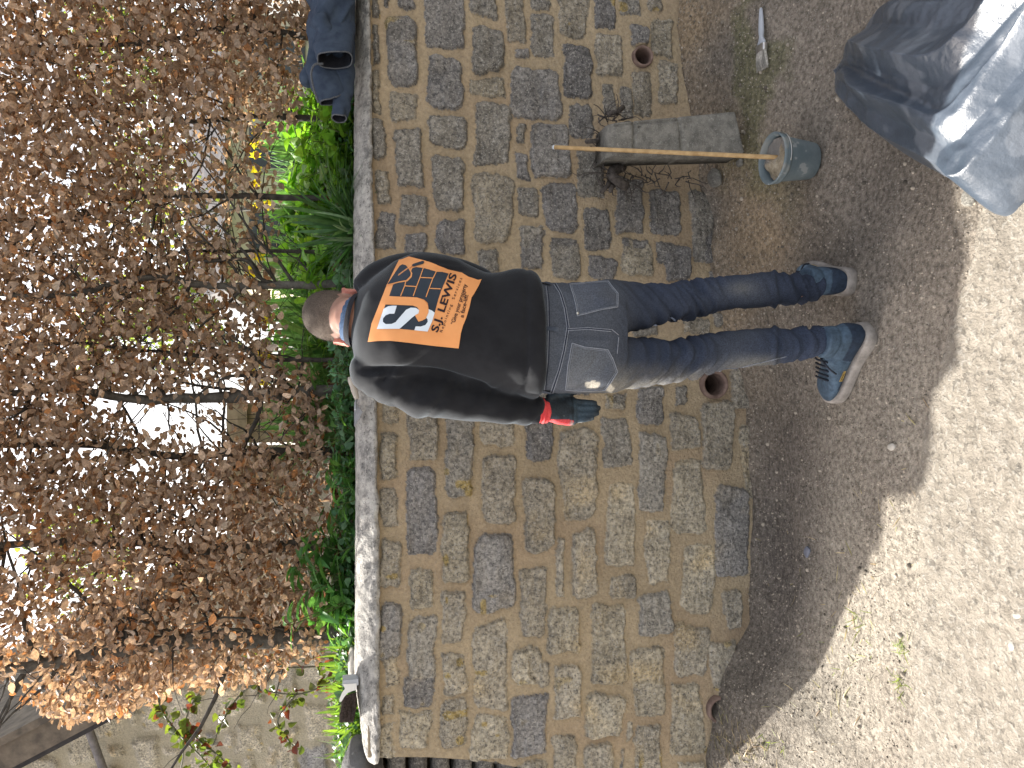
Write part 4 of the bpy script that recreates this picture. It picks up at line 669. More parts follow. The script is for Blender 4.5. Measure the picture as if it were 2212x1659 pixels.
body = mk("body", bv, bf, M['skin'], man, col=sk)
# cropped hair: a shell that follows the skull
HF = grid_f(60, 72, True); th = np.linspace(.02, 1, 60); V = []
TBd = bvh(bv, bf)
for t in th:
    for a in np.arange(72) * 2 * math.pi / 72:
        el = math.pi / 2 - t * math.radians(99 if math.sin(a) < .2 else 78); dr = hx_ * math.cos(a) * math.cos(el) + hy_ * math.sin(a) * math.cos(el) + hz_ * math.sin(el)
        if abs(math.cos(a)) > .75: el2 = math.pi / 2 - t * math.radians(88); dr = hx_ * math.cos(a) * math.cos(el2) + hy_ * math.sin(a) * math.cos(el2) + hz_ * math.sin(el2)
        o = Vector(hc.tolist()); dr = Vector(dr.tolist()); h = TBd.ray_cast(o + dr * .3, -dr)[0]; h = h if h is not None else o + dr * .08
        thk = .0045 * (1 - t ** 3) + .0004; V.append(tuple(h + dr * thk))
V = np.array(V); V = V + (.0013 * fbm(V * 160, 2, 9))[:, None]
tcol = np.repeat(th, 72)[:, None]; hcv = np.array([.050, .043, .038]) * (1 - tcol ** 2) + np.array([.14, .112, .092]) * tcol ** 2; hcv = hcv * (1 + .25 * fbm(V * 90, 3, 10))[:, None]
M['hair'] = mat("cropped_hair", (.6, .6, .6), (1.5, 1.45, 1.4), 420, .9, 1, 700, vcol=True, dist=.003); hair = mk("hair", V, HF[:, ::-1], M['hair'], man, col=hcv)
fz = MB(); rp2 = V[(tcol[:, 0] < .97)]; 
for q in rp2[rng.integers(0, len(rp2), 5200)]:
    d = q - hc; d = d / np.linalg.norm(d) + rng.normal(0, .35, 3) + np.array([0, 0, -.25]); d /= np.linalg.norm(d); sd2 = np.cross(d, rng.normal(size=3)); sd2 /= np.linalg.norm(sd2); fz.add([q - sd2 * .0003, q + sd2 * .0003, q + d * rng.uniform(.004, .009)], [(0, 1, 2)], np.array([.06, .052, .045]) * rng.uniform(.5, 2.6))
fz.build("hair_tips", M['hair'], hair)
# blue collar showing over the neckline
M['collar'] = mat("blue_knit", (.035, .07, .14), (.07, .12, .21), 120, .85, .6, 300); M['ribk'] = mat("rib_knit", (.012, .013, .018), (.02, .021, .028), 200, .9, .6, 300)
cr = [ring(np.array(P(x, y, Y)), rx, ry, 48, 2.2, (1, 0, -.17), (0, 1, -.25)) for x, y, Y, rx, ry in ((768, 689, 2.375, .075, .078), (760, 689, 2.38, .070, .074), (752, 690, 2.39, .066, .072), (748, 690, 2.395, .062, .068), (752, 690, 2.395, .058, .064))]
v, f = loft(dens(cr, 3), False); v = v + (.0012 * np.sin(np.arange(len(v)) % 48 * 2.1))[:, None]; mk("collar", v, f, M['collar'], man)
cr = [ring(np.array(P(x, y, Y)), rx, ry, 48, 2.2, (1, 0, -.17), (0, 1, -.25)) for x, y, Y, rx, ry in ((772, 690, 2.372, .084, .086), (767, 690, 2.374, .081, .084), (762, 690, 2.378, .078, .081), (759, 690, 2.382, .074, .078), (763, 690, 2.385, .070, .074))]
v, f = loft(dens(cr, 3), False); mk("neckband", v, f, M['ribk'], shirt)
# gloves
def glove(wr_, dn, side, curl, name, flip=1):
    """wr_ wrist point, dn finger direction, side = thumb side, curl direction = palm normal"""
    wr_, dn, side = map(lambda q: np.array(q, float), (wr_, dn, side)); dn /= np.linalg.norm(dn); side = side - dn * side.dot(dn); side /= np.linalg.norm(side); pn = np.cross(dn, side) * flip
    G = lambda a, b, c: wr_ + side * a + dn * b + pn * c
    parts = [loft(dens([ring(G(0, b, 0), w_, t_, 24, 2.6, side, pn) for b, w_, t_ in ((-.01, .032, .024), (.01, .034, .024), (.04, .044, .022), (.075, .047, .019), (.095, .044, .016))], 3))]
    for a, L_, rr in ((.033, .070, .0108), (.011, .080, .0112), (-.012, .074, .0108), (-.033, .058, .0098)):
        p = [G(a * .95, .075, 0)]; ang = 0
        for k in range(6): ang = curl * k / 5; p.append(p[-1] + (dn * math.cos(ang) + pn * math.sin(ang)) * (L_ + .02) / 6 - side * a * .04)
        parts.append(tube(p, [rr * q for q in (1, 1.05, 1, 1.02, .96, .9, .6)], 12))
    p = [G(.028, .012, .006), G(.044, .035, .012), G(.056, .062, .016), G(.058, .088, .018), G(.054, .104, .018)]; parts.append(tube(smooth_path(p, 3), np.interp(np.linspace(0, 1, 13), [0, .3, .7, .9, 1], [.017, .0155, .0135, .012, .007]), 12))
    V, F = lofts(parts); v, f, n_ = remeshed(V, F, .0032, 3, .4); v = v + n_ * (.0012 * fbm(v * 45, 3, 17))[:, None]; return v, f, n_, (wr_, dn, side, pn)
v, f, n_, fr_ = glove(P(1176, 884, 2.235), (-.06, .02, -1), (1, .35, 0), .35, "glove")
b_ = (v - fr_[0]) @ fr_[1]; a_ = (v - fr_[0]) @ fr_[2]
gc = np.tile(np.array([[.018, .026, .034]]), (len(v), 1)) * (1 + .5 * fbm(v * 60, 3, 18))[:, None]; wtr = np.clip(sstep(-.2, .5, fbm(v * 26, 4, 19)) * .6, 0, .6)[:, None]; gc = gc * (1 - wtr) + wtr * np.array([.06, .10, .14])
red = ((a_ < -.034) & (b_ < .085))[:, None]; gc = np.where(red, np.array([[.62, .06, .07]]), gc); crs = (np.abs(b_ - .083) < .004)[:, None]; gc = np.where(crs & ~red, gc * .5, gc); dst = np.clip(sstep(.0, .4, fbm(v * 40, 3, 29)) * ((a_ < -.022) & (b_ > .05)), 0, .7)[:, None]; gc = gc * (1 - dst) + dst * np.array([.40, .42, .42])
M['glovem'] = mat("rubber_glove", (.75, .75, .75), (1.25, 1.25, 1.25), 200, .6, .5, 300, vcol=True); gl = mk("glove", v, f, M['glovem'], man, col=gc)
M['redcuff'] = mat("red_cuff_knit", (.60, .05, .06), (.72, .09, .09), 150, .85, .6, 300)
w0 = np.array(P(1160, 886, 2.238)); v, f = loft(dens([ring(w0 + np.array([-.002 * 0, 0, -h_]), r1, r1 * .9, 40, 2.1, (1, .15, .12), (0, 1, 0)) for h_, r1 in ((-.004, .037), (.003, .040), (.008, .0375), (.013, .041), (.02, .038), (.027, .036), (.036, .034))], 3), False); v = v + (.0018 * np.sin(v[:, 2] * 500 + v[:, 0] * 80))[:, None] * np.array([[1, 1, 0]]); mk("cuff", v, f, M['redcuff'], gl)
v, f = loft([ring(w0 + np.array([0, 0, .012 - h_]), r1, r1 * .92, 40, 2.1, (1, .15, .1), (0, 1, 0)) for h_, r1 in ((-.012, .041), (0, .0415), (.012, .040), (.014, .036))], False); mk("sleeve_cuff", v, f, M['ribk'], shirt)
v, f, n_, fr_ = glove(P(978, 682, 2.80), (-.1, .35, .93), (-1, .1, 0), .5, "glove", -1); gc = np.tile(np.array([[.02, .03, .04]]), (len(v), 1)); mk("glove", v, f, M['glovem'], man, col=gc)
# shoes
M['suede'] = mat("work_shoe_suede", (.75, .75, .75), (1.3, 1.3, 1.3), 60, .75, .5, 260, vcol=True, dist=.003); M['sole'] = mat("shoe_sole", (.22, .20, .18), (.36, .33, .30), 30, .85, .5, 120); M['lace'] = mat("shoe_lace", (.015, .02, .03), (.03, .035, .05), 100, .8, .3, 200); M['tagm'] = mat("yellow_tag", (.55, .38, .10), (.62, .45, .14), 30, .6, 0, 10)
def shoe(heel, toe, ank, lab):
    heel, toe = Vector(heel), Vector(toe); ax = (toe - heel); ax.z = 0; L_ = ax.length; ax.normalize(); sd_ = Vector((ax.y, -ax.x, 0)); up = Vector((0, 0, 1)); sc = L_ / .30
    Q = lambda a, b, c: np.array(heel + ax * (a * L_) + sd_ * b * sc + up * c * sc)
    so_ = [(0, .012, .0), (.02, .026, .0), (.08, .035, 0), (.2, .038, 0), (.4, .037, .002), (.6, .046, .004), (.78, .050, .002), (.9, .042, .0), (.97, .028, -.0), (1.0, .012, 0)]
    rings = []
    for h_, g_ in ((0, 1.0), (.006, 1.04), (.020, 1.03), (.030, 1.0), (.033, .93)):
        L2 = [Q(.5 + (a - .5) * (1 + (g_ - 1) * .5), w_ * 1.25 * g_ + o_, h_ + (.018 if a > .9 else 0) * (a - .9) * 6 + (.006 if a < .25 else 0) * (h_ > .02)) for a, w_, o_ in so_]; R2 = [Q(.5 + (a - .5) * (1 + (g_ - 1) * .5), -w_ * 1.25 * g_ + o_, h_ + (.018 if a > .9 else 0) * (a - .9) * 6 + (.006 if a < .25 else 0) * (h_ > .02)) for a, w_, o_ in so_][::-1]
        rings.append(np.array(smooth_path(L2 + R2 + [L2[0]], 3)[:-1]))
    v, f = loft(rings); rt_ = empty("work_shoe", heel); rt_.parent = man; rt_.matrix_parent_inverse = wm(man).inverted(); rt_["label"] = lab
    mk("sole", v, f, M['sole'], rt_, True)
    for k in range(13):
        for s in (-1, 1):
            a = .06 + .88 * k / 12; w_ = np.interp(a, [q[0] for q in so_], [q[1] for q in so_]); c = Q(a, s * w_, .006); 
    up_ = []
    for a, w_, h_ in ((.005, .016, .070), (.03, .028, .088), (.08, .034, .098), (.16, .037, .104), (.26, .037, .106), (.36, .036, .104), (.45, .036, .092), (.55, .039, .078), (.65, .042, .066), (.75, .0435, .058), (.85, .040, .052), (.93, .031, .046), (.985, .017, .036)):
        h_ *= 1.22; up_.append(ring(Q(a, 0, .028 + (h_ - .028) / 2), w_ * 1.27 * sc, (h_ - .026) / 2 * sc, 28, 2.35, sd_, up))
    parts = [loft(dens(up_, 3)), loft([ring(Q(.2, 0, z), .044 * sc * s, .052 * sc * s, 28, 2.2, sd_, ax) for z, s in ((.07, 1), (.105, 1.02), (.138, 1.0), (.152, .97))])]
    V, F = lofts(parts); v, f, n_ = remeshed(V, F, .0042, 4, .5)
    r_ = v - np.array(heel); a_ = r_ @ np.array(ax) / L_; b_ = r_ @ np.array(sd_) / sc; c_ = v[:, 2] / sc
    v = v + n_ * (.0018 * fbm(v * 30, 3, 19) - .0035 * np.exp(-((c_ - .112 - .02 * a_) / .004) ** 2) * (a_ < .38) + .003 * (sstep(.02, 0, np.abs(a_ - .33 + (c_ - .06) * .8) * .6) * 0) - .002 * np.exp(-((a_ - .36 + (c_ - .06) * 1.2) / .012) ** 2) * (c_ < .09) - .002 * np.exp(-((a_ - .72 - (c_ - .05)) / .012) ** 2))[:, None]
    cc = np.tile(np.array([[.055, .088, .128]]), (len(v), 1)) * (1 + .35 * fbm(v * 18, 4, 20))[:, None]; dk = ((a_ < .34 - (c_ - .06) * .8) & (c_ < .088)) | ((a_ > .5) & (a_ < .72) & (c_ < .05)); cc[dk] *= np.array([.42, .42, .48]); ds = np.clip(.6 * sstep(.0, .5, fbm(v * 14, 4, 21)) * sstep(.3, .8, a_), 0, .6)[:, None]; cc = cc * (1 - ds) + ds * np.array([.17, .25, .32])
    um = mk("upper", v, f, M['suede'], rt_, col=cc)
    TSh = bvh(v, f)
    for k in range(5):
        a = .40 + .065 * k; pts = [TSh.ray_cast(Vector(Q(a, s * .028, .2).tolist()), Vector((0, 0, -1)))[0] for s in (-1, -.5, 0, .5, 1)]
        if all(p is not None for p in pts): v2, f2 = tube([p + Vector((0, 0, .003)) + ax * (.008 * j) for j, p in enumerate(pts)], .0035, 8); mk("lace", v2, f2, M['lace'], rt_)
    for s in (-1, 1):
        sp_ = smooth_path([Q(.42, 0, .118), Q(.38, s * .02, .138), Q(.42, s * .05, .12), Q(.48, s * .055, .09)], 4); v2, f2 = tube(sp_, .003, 8); mk("lace", v2, f2, M['lace'], rt_)
    # maker's patch on the outer side
    for s in (-1, 1):
        hit = TSh.ray_cast(Vector(Q(.53, s * .2, .055).tolist()), -sd_ * s)
        if hit[0] is None: continue
        c = hit[0] + sd_ * s * .002; nn_ = sd_ * s; ex = ax * s * -1 if False else ax
        q = [c + ax * (i * .020) + up * (j * .006) for i, j in ((-1, -1), (1, -1), (1, 1), (-1, 1))]
        q = [TSh.find_nearest(p)[0] + sd_ * s * .003 for p in q]; tg = mk("side_patch", q, [(0, 1, 2, 3)], M['tagm'], rt_, False)
        cu = bpy.data.curves.new("t", 'FONT'); cu.body = "DEWALT"; cu.size = 1; cu.offset = .02; o = bpy.data.objects.new("t", cu); COL.objects.link(o); e = o.evaluated_get(bpy.context.evaluated_depsgraph_get()).to_mesh(); vv = np.array([list(k_.co) for k_ in e.vertices]); ff = [tuple(p.vertices) for p in e.polygons]; o.evaluated_get(bpy.context.evaluated_depsgraph_get()).to_mesh_clear(); bpy.data.objects.remove(o)
        w_ = vv[:, 0].max(); A_, B_, D_ = (q[0], q[1], q[3]) if s > 0 else (q[1], q[0], q[2])
        if (B_ - A_).cross(D_ - A_).dot(nn_) < 0: A_, B_, D_ = B_, A_, (q[2] if s > 0 else q[3])
        T_ = [A_ + (B_ - A_) * (.06 + .88 * p[0] / w_) + (D_ - A_) * (.18 + .9 * p[1]) + nn_ * .0012 for p in vv]; mk("lettering", T_, ff, M['ink'], tg, False)
    return rt_
hl, tl_ = GP(1886, 708), GP(1804, 858); shoe(hl + Vector((0, 0, -.003)), tl_ + Vector((0, 0, -.003)), None, "left shoe turned outward")
hl = GP(1850, 610); shoe(hl + Vector((0, 0, -.003)), hl + Vector((.05, .29, -.003)), None, "right shoe pointing to the wall")
# ---------------------------------------------------------------- props on the ground
# boundary stone leaning on the wall
M['bstone'] = mat("gritstone_block", (.14, .135, .12), (.26, .25, .22), 30, .95, 1, 130, dist=.008, speck=[(230, .62, (.42, .40, .36), .5), (70, .66, (.4, .4, .36), .35)])
bs = empty("boundary_stone", tuple(GP(1575, 290)), "upright grey gritstone block with scored grooves leaning against the wall", "stone block")
Yt, Yb = 2.86, 2.70
TLp, TRp = P(1312, 338, Yt - .10), P(1316, 264, Yt - .10); BLp, BRp = P(1590, 331, Yb - .04), P(1572, 241, Yb - .04)
n1, n2 = 90, 36; s_, t_ = np.meshgrid(np.linspace(0, 1, n1), np.linspace(0, 1, n2), indexing='ij')
def bil(s, t): return (np.array(TLp) * ((1 - s) * (1 - t))[..., None] + np.array(TRp) * ((1 - s) * t)[..., None] + np.array(BLp) * (s * (1 - t))[..., None] + np.array(BRp) * (s * t)[..., None])
fr = bil(s_ * 1.06, t_); gro = lambda a, w_: np.exp(-(a / w_) ** 2)
dd = .014 * gro(s_ - .20, .010) + .013 * gro(s_ - .555, .010) * (t_ > 0) + .012 * gro(t_ - .90, .02) * (s_ < .56) * (s_ > .05) - .008 * (gro(s_ - .5, .012) * gro(t_ - .80, .03) + gro(s_ - .56, .014) * gro(t_ - .88, .035)) + .02 * gro(s_ - .24, .008) * gro(t_ - .80, .02)
rn = .004 * fbm(fr * 14, 4, 101) + .0018 * fbm(fr * 70, 2, 102); er = np.minimum(np.minimum(s_, 1), np.minimum(t_, 1 - t_)) ; rnd_ = .012 * np.exp(-t_ / .03) + .012 * np.exp(-(1 - t_) / .03) + .03 * np.exp(-s_ / .03)
fr[..., 1] += dd + rn + rnd_; bk = fr.copy(); bk[..., 1] = bk[..., 1] * 0 + fr[..., 1] + .125
idx = np.arange(n1 * n2).reshape(n1, n2); per = list(idx[0, :]) + list(idx[1:, -1]) + list(idx[-1, :-1][::-1]) + list(idx[1:-1, 0][::-1]); F = [tuple(q) for q in grid_f(n1, n2)]; F += [tuple(q + n1 * n2 for q in reversed(f)) for f in F]; F += [(per[i], per[i - 1], per[i - 1] + n1 * n2, per[i] + n1 * n2) for i in range(len(per))]
V = np.concatenate([fr.reshape(-1, 3), bk.reshape(-1, 3)]); mk("block", V, F, M['bstone'], bs)
# cut shrub stems around it
M['twig'] = mat("dead_twig", (.04, .035, .032), (.12, .105, .095), 60, .9, .6, 200)
stump = empty("cut_shrub", tuple(P(1340, 380, 2.88)), "dead pruned twigs and stubs sprouting around the boundary stone's top and left side", "dead shrub"); r = random.Random(5); tb = MB(); sb_ = MB(); TW = []
for k in range(125):
    if k < 90: x, y = r.uniform(1290, 1345), r.uniform(240, 400)
    else: x, y = r.uniform(1340, 1500), r.uniform(372, 400)
    p = np.array(P(x, y, 2.90 + r.uniform(-.02, .04))); d = np.array([r.uniform(-1, .8) * .7, r.uniform(-1, .1), r.uniform(-.5, 1)]); d /= np.linalg.norm(d); L_ = r.uniform(.04, .13); pts = [p]
    for s in range(4): d = d + rng.normal(0, .3, 3); d /= np.linalg.norm(d); pts.append(pts[-1] + d * L_ / 4)
    tb.add(*tube(pts, [r.uniform(.0018, .004) * (1 - .15 * s) for s in range(5)], 5, False))
tb.build("twigs", M['twig'], stump)
for k, (x, y, dx_, dy_) in enumerate(((1385 - 40, 232, -.03, .05), (1330, 395, -.03, .01), (1322, 380, -.05, .03), (1300, 300, -.02, .05))):
    p = np.array(P(x, y, 2.90)); tb2 = tube([p, p + np.array([dx_, -.03, .03]), p + np.array([dx_ * 1.6, -.05, dy_ + .03])], [.011, .010, .008], 10); v, f = tb2; mk("stub", v + (.002 * fbm(v * 70, 2, k))[:, None], f, M['twig'], stump)
v, f = tube(smooth_path([P(1345, 360, 2.9), P(1320, 372, 2.86), P(1335, 392, 2.86), P(1352, 402, 2.88)], 4), [.02] * 13, 12); v = v + (.006 * fbm(v * 30, 3, 44))[:, None]; mk("knot", v, f, M['twig'], stump)
# bucket of mortar and the rod
def Zc(x, y): return GP(x, y)
bc = GP(1752, 348); bk_ = empty("bucket", tuple(bc), "small weathered grey green plastic bucket half full of sandy mortar", "bucket")
M['bucket'] = mat("grey_plastic", (.12, .155, .17), (.18, .22, .235), 14, .55, .25, 60, speck=[(28, .63, (.42, .42, .40), .5), (9, .66, (.35, .34, .3), .5)]); M['mortar'] = mat("wet_mortar", (.30, .25, .17), (.46, .40, .30), 40, .95, 1, 110, dist=.012, speck=[(9, .56, (.24, .235, .23), .8)])
Rt, Rb, Hb = .083, .060, .150; v, f = lathe([(.0, 0.002), (Rb, 0), (Rb + .002, .004), (Rb + (Rt - Rb) * .7, Hb * .76), (Rt - .0045, Hb * .8), (Rt, Hb * .81), (Rt + .001, Hb * .86), (Rt, Hb * .9), (Rt + .003, Hb * .93), (Rt + .005, Hb), (Rt + .001, Hb + .002), (Rt - .004, Hb - .003), (Rt - .006, Hb * .8), (Rb - .002, .02)], 64, tuple(bc)); mk("tub", v, f, M['bucket'], bk_)
mr, ma = np.meshgrid(np.linspace(0, Rt - .012, 22), np.arange(60) * 2 * math.pi / 60, indexing='ij'); mx, my = mr * np.cos(ma), mr * np.sin(ma); mz = Hb * .86 + .022 * fbm(st3(mx * 22, my * 22), 4, 61) + .016 * np.exp(-((mx + .02) ** 2 + (my - .01) ** 2) / .0012); v = np.stack([bc.x + mx, bc.y + my, bc.z + mz], -1).reshape(-1, 3); tag(mk("mortar_heap", v, grid_f(22, 60, True)[:, ::-1], M['mortar']), "lumpy sandy mortar mix inside the bucket", "mortar")
hv, hf = tube([(bc.x + .088 * math.cos(a), bc.y + .088 * math.sin(a), bc.z + Hb * .86 - .10 * math.sin((a + 2.0) / 3.14 * math.pi) * 0 - .055 * math.cos(a * .5 - .2) ** 2 * 0) for a in np.linspace(-1.9, -.1, 14)], .0018, 6); mk("handle", hv, hf, M['rivet'], bk_)
M['cane'] = mat("wooden_rod", (.36, .23, .10), (.55, .38, .19), 30, .6, .2, 90)
rb = np.array([bc.x + .004, bc.y - .005, bc.z + Hb * .7]); rtp = np.array(P(1198, 318, 2.905)); rod = empty("wooden_rod", tuple(rb), "long thin wooden rod standing in the bucket and leaning on the wall", "rod"); v, f = tube([rb + (rtp - rb) * t for t in np.linspace(0, 1, 24)], .0078, 14); mk("shaft", v + (.0006 * fbm(v * 30, 2, 8))[:, None], f, M['cane'], rod)
v, f = tube([rtp, rtp + (rtp - rb) / np.linalg.norm(rtp - rb) * .006], .0082, 14); mk("pale_tip", v, f, M['whitep'], rod)
# paint brush lying on the dirt
def brush_at(x0, y0, x1, y1):
    a, b = np.array(GP(x0, y0)), np.array(GP(x1, y1)); d = b - a; d /= np.linalg.norm(d); s = np.cross(d, [0, 0, 1]); s /= np.linalg.norm(s); u = np.cross(s, d); L_ = np.linalg.norm(b - a); return a, d, s, u, L_
a, d, s, u, L_ = brush_at(1650, 18, 1652, 150); pb = empty("paint_brush", tuple(a), "pale grey handled paint brush lying on the dirt", "paint brush"); M['phandle'] = mat("grey_handle", (.36, .39, .43), (.42, .45, .50), 20, .45, 0, 10); M['ferrule'] = mat("ferrule_metal", (.45, .46, .47), (.7, .7, .7), 30, .3, .1, 60, metal=.9); M['brist'] = mat("pale_bristle", (.35, .33, .29), (.62, .60, .55), 150, .9, 1, 400, coords='Object')
u0 = np.array([0, 0, .012])
pf = [(0, .004, .004), (.04, .007, .006), (.20, .011, .008), (.38, .013, .009), (.46, .010, .008), (.50, .013, .008), (.56, .024, .008), (.62, .027, .009)]
v, f = loft(dens([ring(a + d * t * L_ + u0, w_, h_, 20, 2.3, s, u) for t, w_, h_ in pf], 3)); mk("handle", v, f, M['phandle'], pb)
v, f = loft([ring(a + d * t * L_ + u0, w_, .0105, 24, 5, s, u) for t, w_ in ((.60, .028), (.615, .029), (.70, .029), (.715, .028))]); mk("ferrule", v, f, M['ferrule'], pb)
bm = MB(); v, f = loft(dens([ring(a + d * t * L_ + u0 - np.array([0, 0, z]), w_, h_, 40, 3, s, u) for t, w_, h_, z in ((.70, .027, .009, 0), (.80, .030, .010, .001), (.92, .033, .008, .004), (1.0, .030, .004, .007))], 4)); v = v + (.0015 * fbm(st3(v @ s * 400, v @ u * 400, v @ d * 20), 2, 9))[:, None]; bm.add(v, f)
for k in range(260):
    q = random.uniform(-.03, .03); p0 = a + d * .72 * L_ + u0 + s * q * .9 + u * random.uniform(-.008, .009); bm.add(*tube([p0, p0 + d * L_ * .16 + s * q * .1, p0 + d * L_ * random.uniform(.24, .30) + s * q * .25 - np.array([0, 0, .005])], .0005, 3, False))
bm.build("bristles", M['brist'], pb)
# hand brush on the coping at the left
hb = empty("hand_brush", tuple(P(772, 1500, 2.92)), "white hand brush with dark bristles standing on the coping's left end", "brush"); yb_ = 2.93; M['whitepl'] = mat("white_plastic", (.68, .68, .66), (.78, .78, .76), 10, .4, 0, 10); M['dbrist'] = mat("dark_bristle", (.025, .018, .015), (.10, .075, .065), 160, .9, .8, 300)
out = [(770, 1476), (741, 1478), (745, 1488), (739, 1496), (734, 1508), (733, 1517), (738, 1515), (744, 1505), (751, 1497), (760, 1493), (771, 1490)]
V = [tuple(P(x, y, yb_ - .03)) for x, y in out] + [tuple(P(x, y, yb_ + .03)) for x, y in out]; k = len(out); mk("stock", V, [tuple(range(k)), tuple(range(2 * k - 1, k - 1, -1))] + [(i, i + k, (i + 1) % k + k, (i + 1) % k) for i in range(k)], M['whitepl'], hb, False)
c1, c2 = P(740, 1469, yb_), P(774, 1469, yb_); v, f = box((c1 + c2) / 2, (.022, .055, (c1 - c2).length)); mk("handle_socket", v, f, M['phandle'], hb, False)
bm = MB()
for k in range(900):
    t = random.random(); yo = random.uniform(-.028, .028); p0 = np.array(P(742 + 28 * t, 1503 - 8 * t, yb_ + yo)); p1 = np.array(P(734 + 38 * t + random.uniform(-2, 2), 1556 + random.uniform(-7, 5), yb_ + yo * 1.2)); p1[2] = max(p1[2], 1.583); m_ = (p0 + p1) / 2 + rng.normal(0, .003, 3); bm.add(*tube([p0, m_, p1], .0008, 3, False))
bm.build("bristles", M['dbrist'], hb)
# trowel on the coping
tw = empty("trowel", tuple(P(772, 860, 2.95)), "pointing trowel with pale wooden handle resting on the coping beside the man's shoulder", "trowel"); M['steel'] = mat("dull_steel", (.32, .35, .38), (.5, .52, .54), 30, .45, .3, 120, metal=.6, speck=[(30, .6, (.5, .5, .48), .5)]); M['hwood'] = mat("worn_wood", (.38, .34, .29), (.5, .46, .4), 30, .7, .2, 90)
h0, h1 = np.array(P(757, 814, 2.93)), np.array(P(771, 862, 2.92)); v, f = tube([h0 + (h1 - h0) * t for t in np.linspace(0, 1, 8)], [.011, .0135, .013, .012, .0125, .0115, .010, .008], 16); mk("handle", v, f, M['hwood'], tw)
h2 = np.array(P(768, 884, 2.88)); v, f = tube([h1, h1 + np.array([-.015, -.01, .006]), h2], .004, 8); mk("tang", v, f, M['steel'], tw)
bl = [P(765, 868, 2.95), P(783, 890, 2.86), P(765, 922, 2.90)]; V = [tuple(q) for q in bl] + [tuple(q + Vector((0, .004, -.002))) for q in bl]; mk("blade", V, [(0, 1, 2), (5, 4, 3), (0, 3, 4, 1), (1, 4, 5, 2), (2, 5, 3, 0)], M['steel'], tw, False)
# folded navy jacket on the coping at the right
M['cloth'] = mat("navy_jersey", (.026, .040, .068), (.046, .066, .10), 30, .9, .6, 300, dist=.002); M['lining'] = mat("dark_lining", (.012, .014, .02), (.03, .032, .042), 14, .9, .7, 90); M['zip'] = mat("zip_tape", (.05, .055, .065), (.11, .12, .135), 300, .7, .4, 300)
jk = empty("jacket", tuple(P(765, 60, 3.0)), "navy zipped jacket folded in a heap on the coping at the right", "jacket")
parts = []
body_ = [(-160, 690, 770, .09), (-90, 672, 770, .11), (-30, 663, 770, .115), (20, 666, 769, .115), (60, 668, 768, .11), (95, 668, 767, .10), (125, 668, 764, .085), (150, 662, 742, .06), (170, 652, 715, .035), (182, 650, 690, .018)]
rs = []
for y, x0, x1, ry in body_:
    a, b = np.array(P(x0, y, 3.03)), np.array(P(x1, y, 3.03)); c = (a + b) / 2; rs.append(ring(c, ry, abs(a[2] - b[2]) / 2, 40, 2.6, (0, 1, 0), (0, 0, 1)))
parts.append(loft(dens(rs, 4)))
for pts, rad in (([(690, 40), (715, 80), (735, 110)], .03),): parts.append(tube(smooth_path([P(x, y, 2.93) for x, y in pts], 4), rad, 16))
V, F = lofts(parts); v, f, n_ = remeshed(V, F, .007, 5); X_, Y_ = pix(v)
fold = np.abs(fbm(st3((X_ + .5 * Y_) / 34, (Y_ - .2 * X_) / 110, v[:, 1] * 4), 3, 111)); v = v + n_ * (.040 * (.30 - fold))[:, None]; v[:, 2] = np.maximum(v[:, 2], 1.575); mk("body", v, f, M['cloth'], jk)
def shellt(name, pts, rads, m_out, m_in, parent, mouth=True, e=2.0, seed=1, sq=1.0):
    pa = smooth_path([P(x, y, Y) for x, y, Y in pts], 5); R_ = np.interp(np.linspace(0, 1, len(pa)), np.linspace(0, 1, len(rads)), rads); rings = []
    for i, p in enumerate(pa):
        T = np.array(pa[min(i + 1, len(pa) - 1)]) - np.array(pa[max(i - 1, 0)]); T /= np.linalg.norm(T); A_ = np.cross(T, [0, 1, 0]); A_ /= np.linalg.norm(A_); B_ = np.cross(T, A_); rings.append(ring(p, R_[i], R_[i] * sq, 36, e, A_, B_))
    v, f = loft(rings, False); v = v + (.020 * fbm(v * 9, 3, seed) + .006 * fbm(v * 34, 2, seed))[:, None] * np.array([[1, .6, 1]]); o = mk(name, v, f, m_out, parent)
    rin = [np.array(q) * .0 + np.mean(q, 0) + (np.array(q) - np.mean(q, 0)) * .9 for q in rings]; v2, f2 = loft(rin, False); v2 = v2 + (.020 * fbm(v2 * 9, 3, seed) + .006 * fbm(v2 * 34, 2, seed))[:, None] * np.array([[1, .6, 1]]); mk("lining", v2, [q[::-1] for q in f2], m_in, o); last = v.reshape(len(rings), 36, 3)[-1]
    v3, f3 = tube(list(last) + [last[0]], .0028, 6, False); mk("hem", v3, f3, M['zip'], o); return o
shellt("sleeve", [(735, 120, 2.99), (742, 160, 2.97), (740, 205, 2.95), (738, 240, 2.93), (737, 258, 2.92)], [.045, .05, .042, .034, .030], M['cloth'], M['lining'], jk, seed=3, sq=.8)
shellt("hood", [(725, 20, 2.98), (722, 55, 2.97), (724, 95, 2.93), (728, 132, 2.88)], [.06, .075, .070, .066], M['cloth'], M['lining'], jk, seed=7, sq=.6, e=2.3)
shellt("collar", [(700, 110, 3.0), (703, 145, 2.98), (712, 185, 2.95), (720, 215, 2.94)], [.05, .070, .066, .054], M['cloth'], M['lining'], jk, seed=9, sq=.5, e=2.3)
mb = MB(); mb.add(*tube(smooth_path([P(688, 222, 2.90), P(677, 190, 2.88), P(672, 160, 2.87), P(679, 140, 2.86), P(698, 138, 2.87)], 5), .0045, 6)); mb.build("zip", M['zip'], jk)
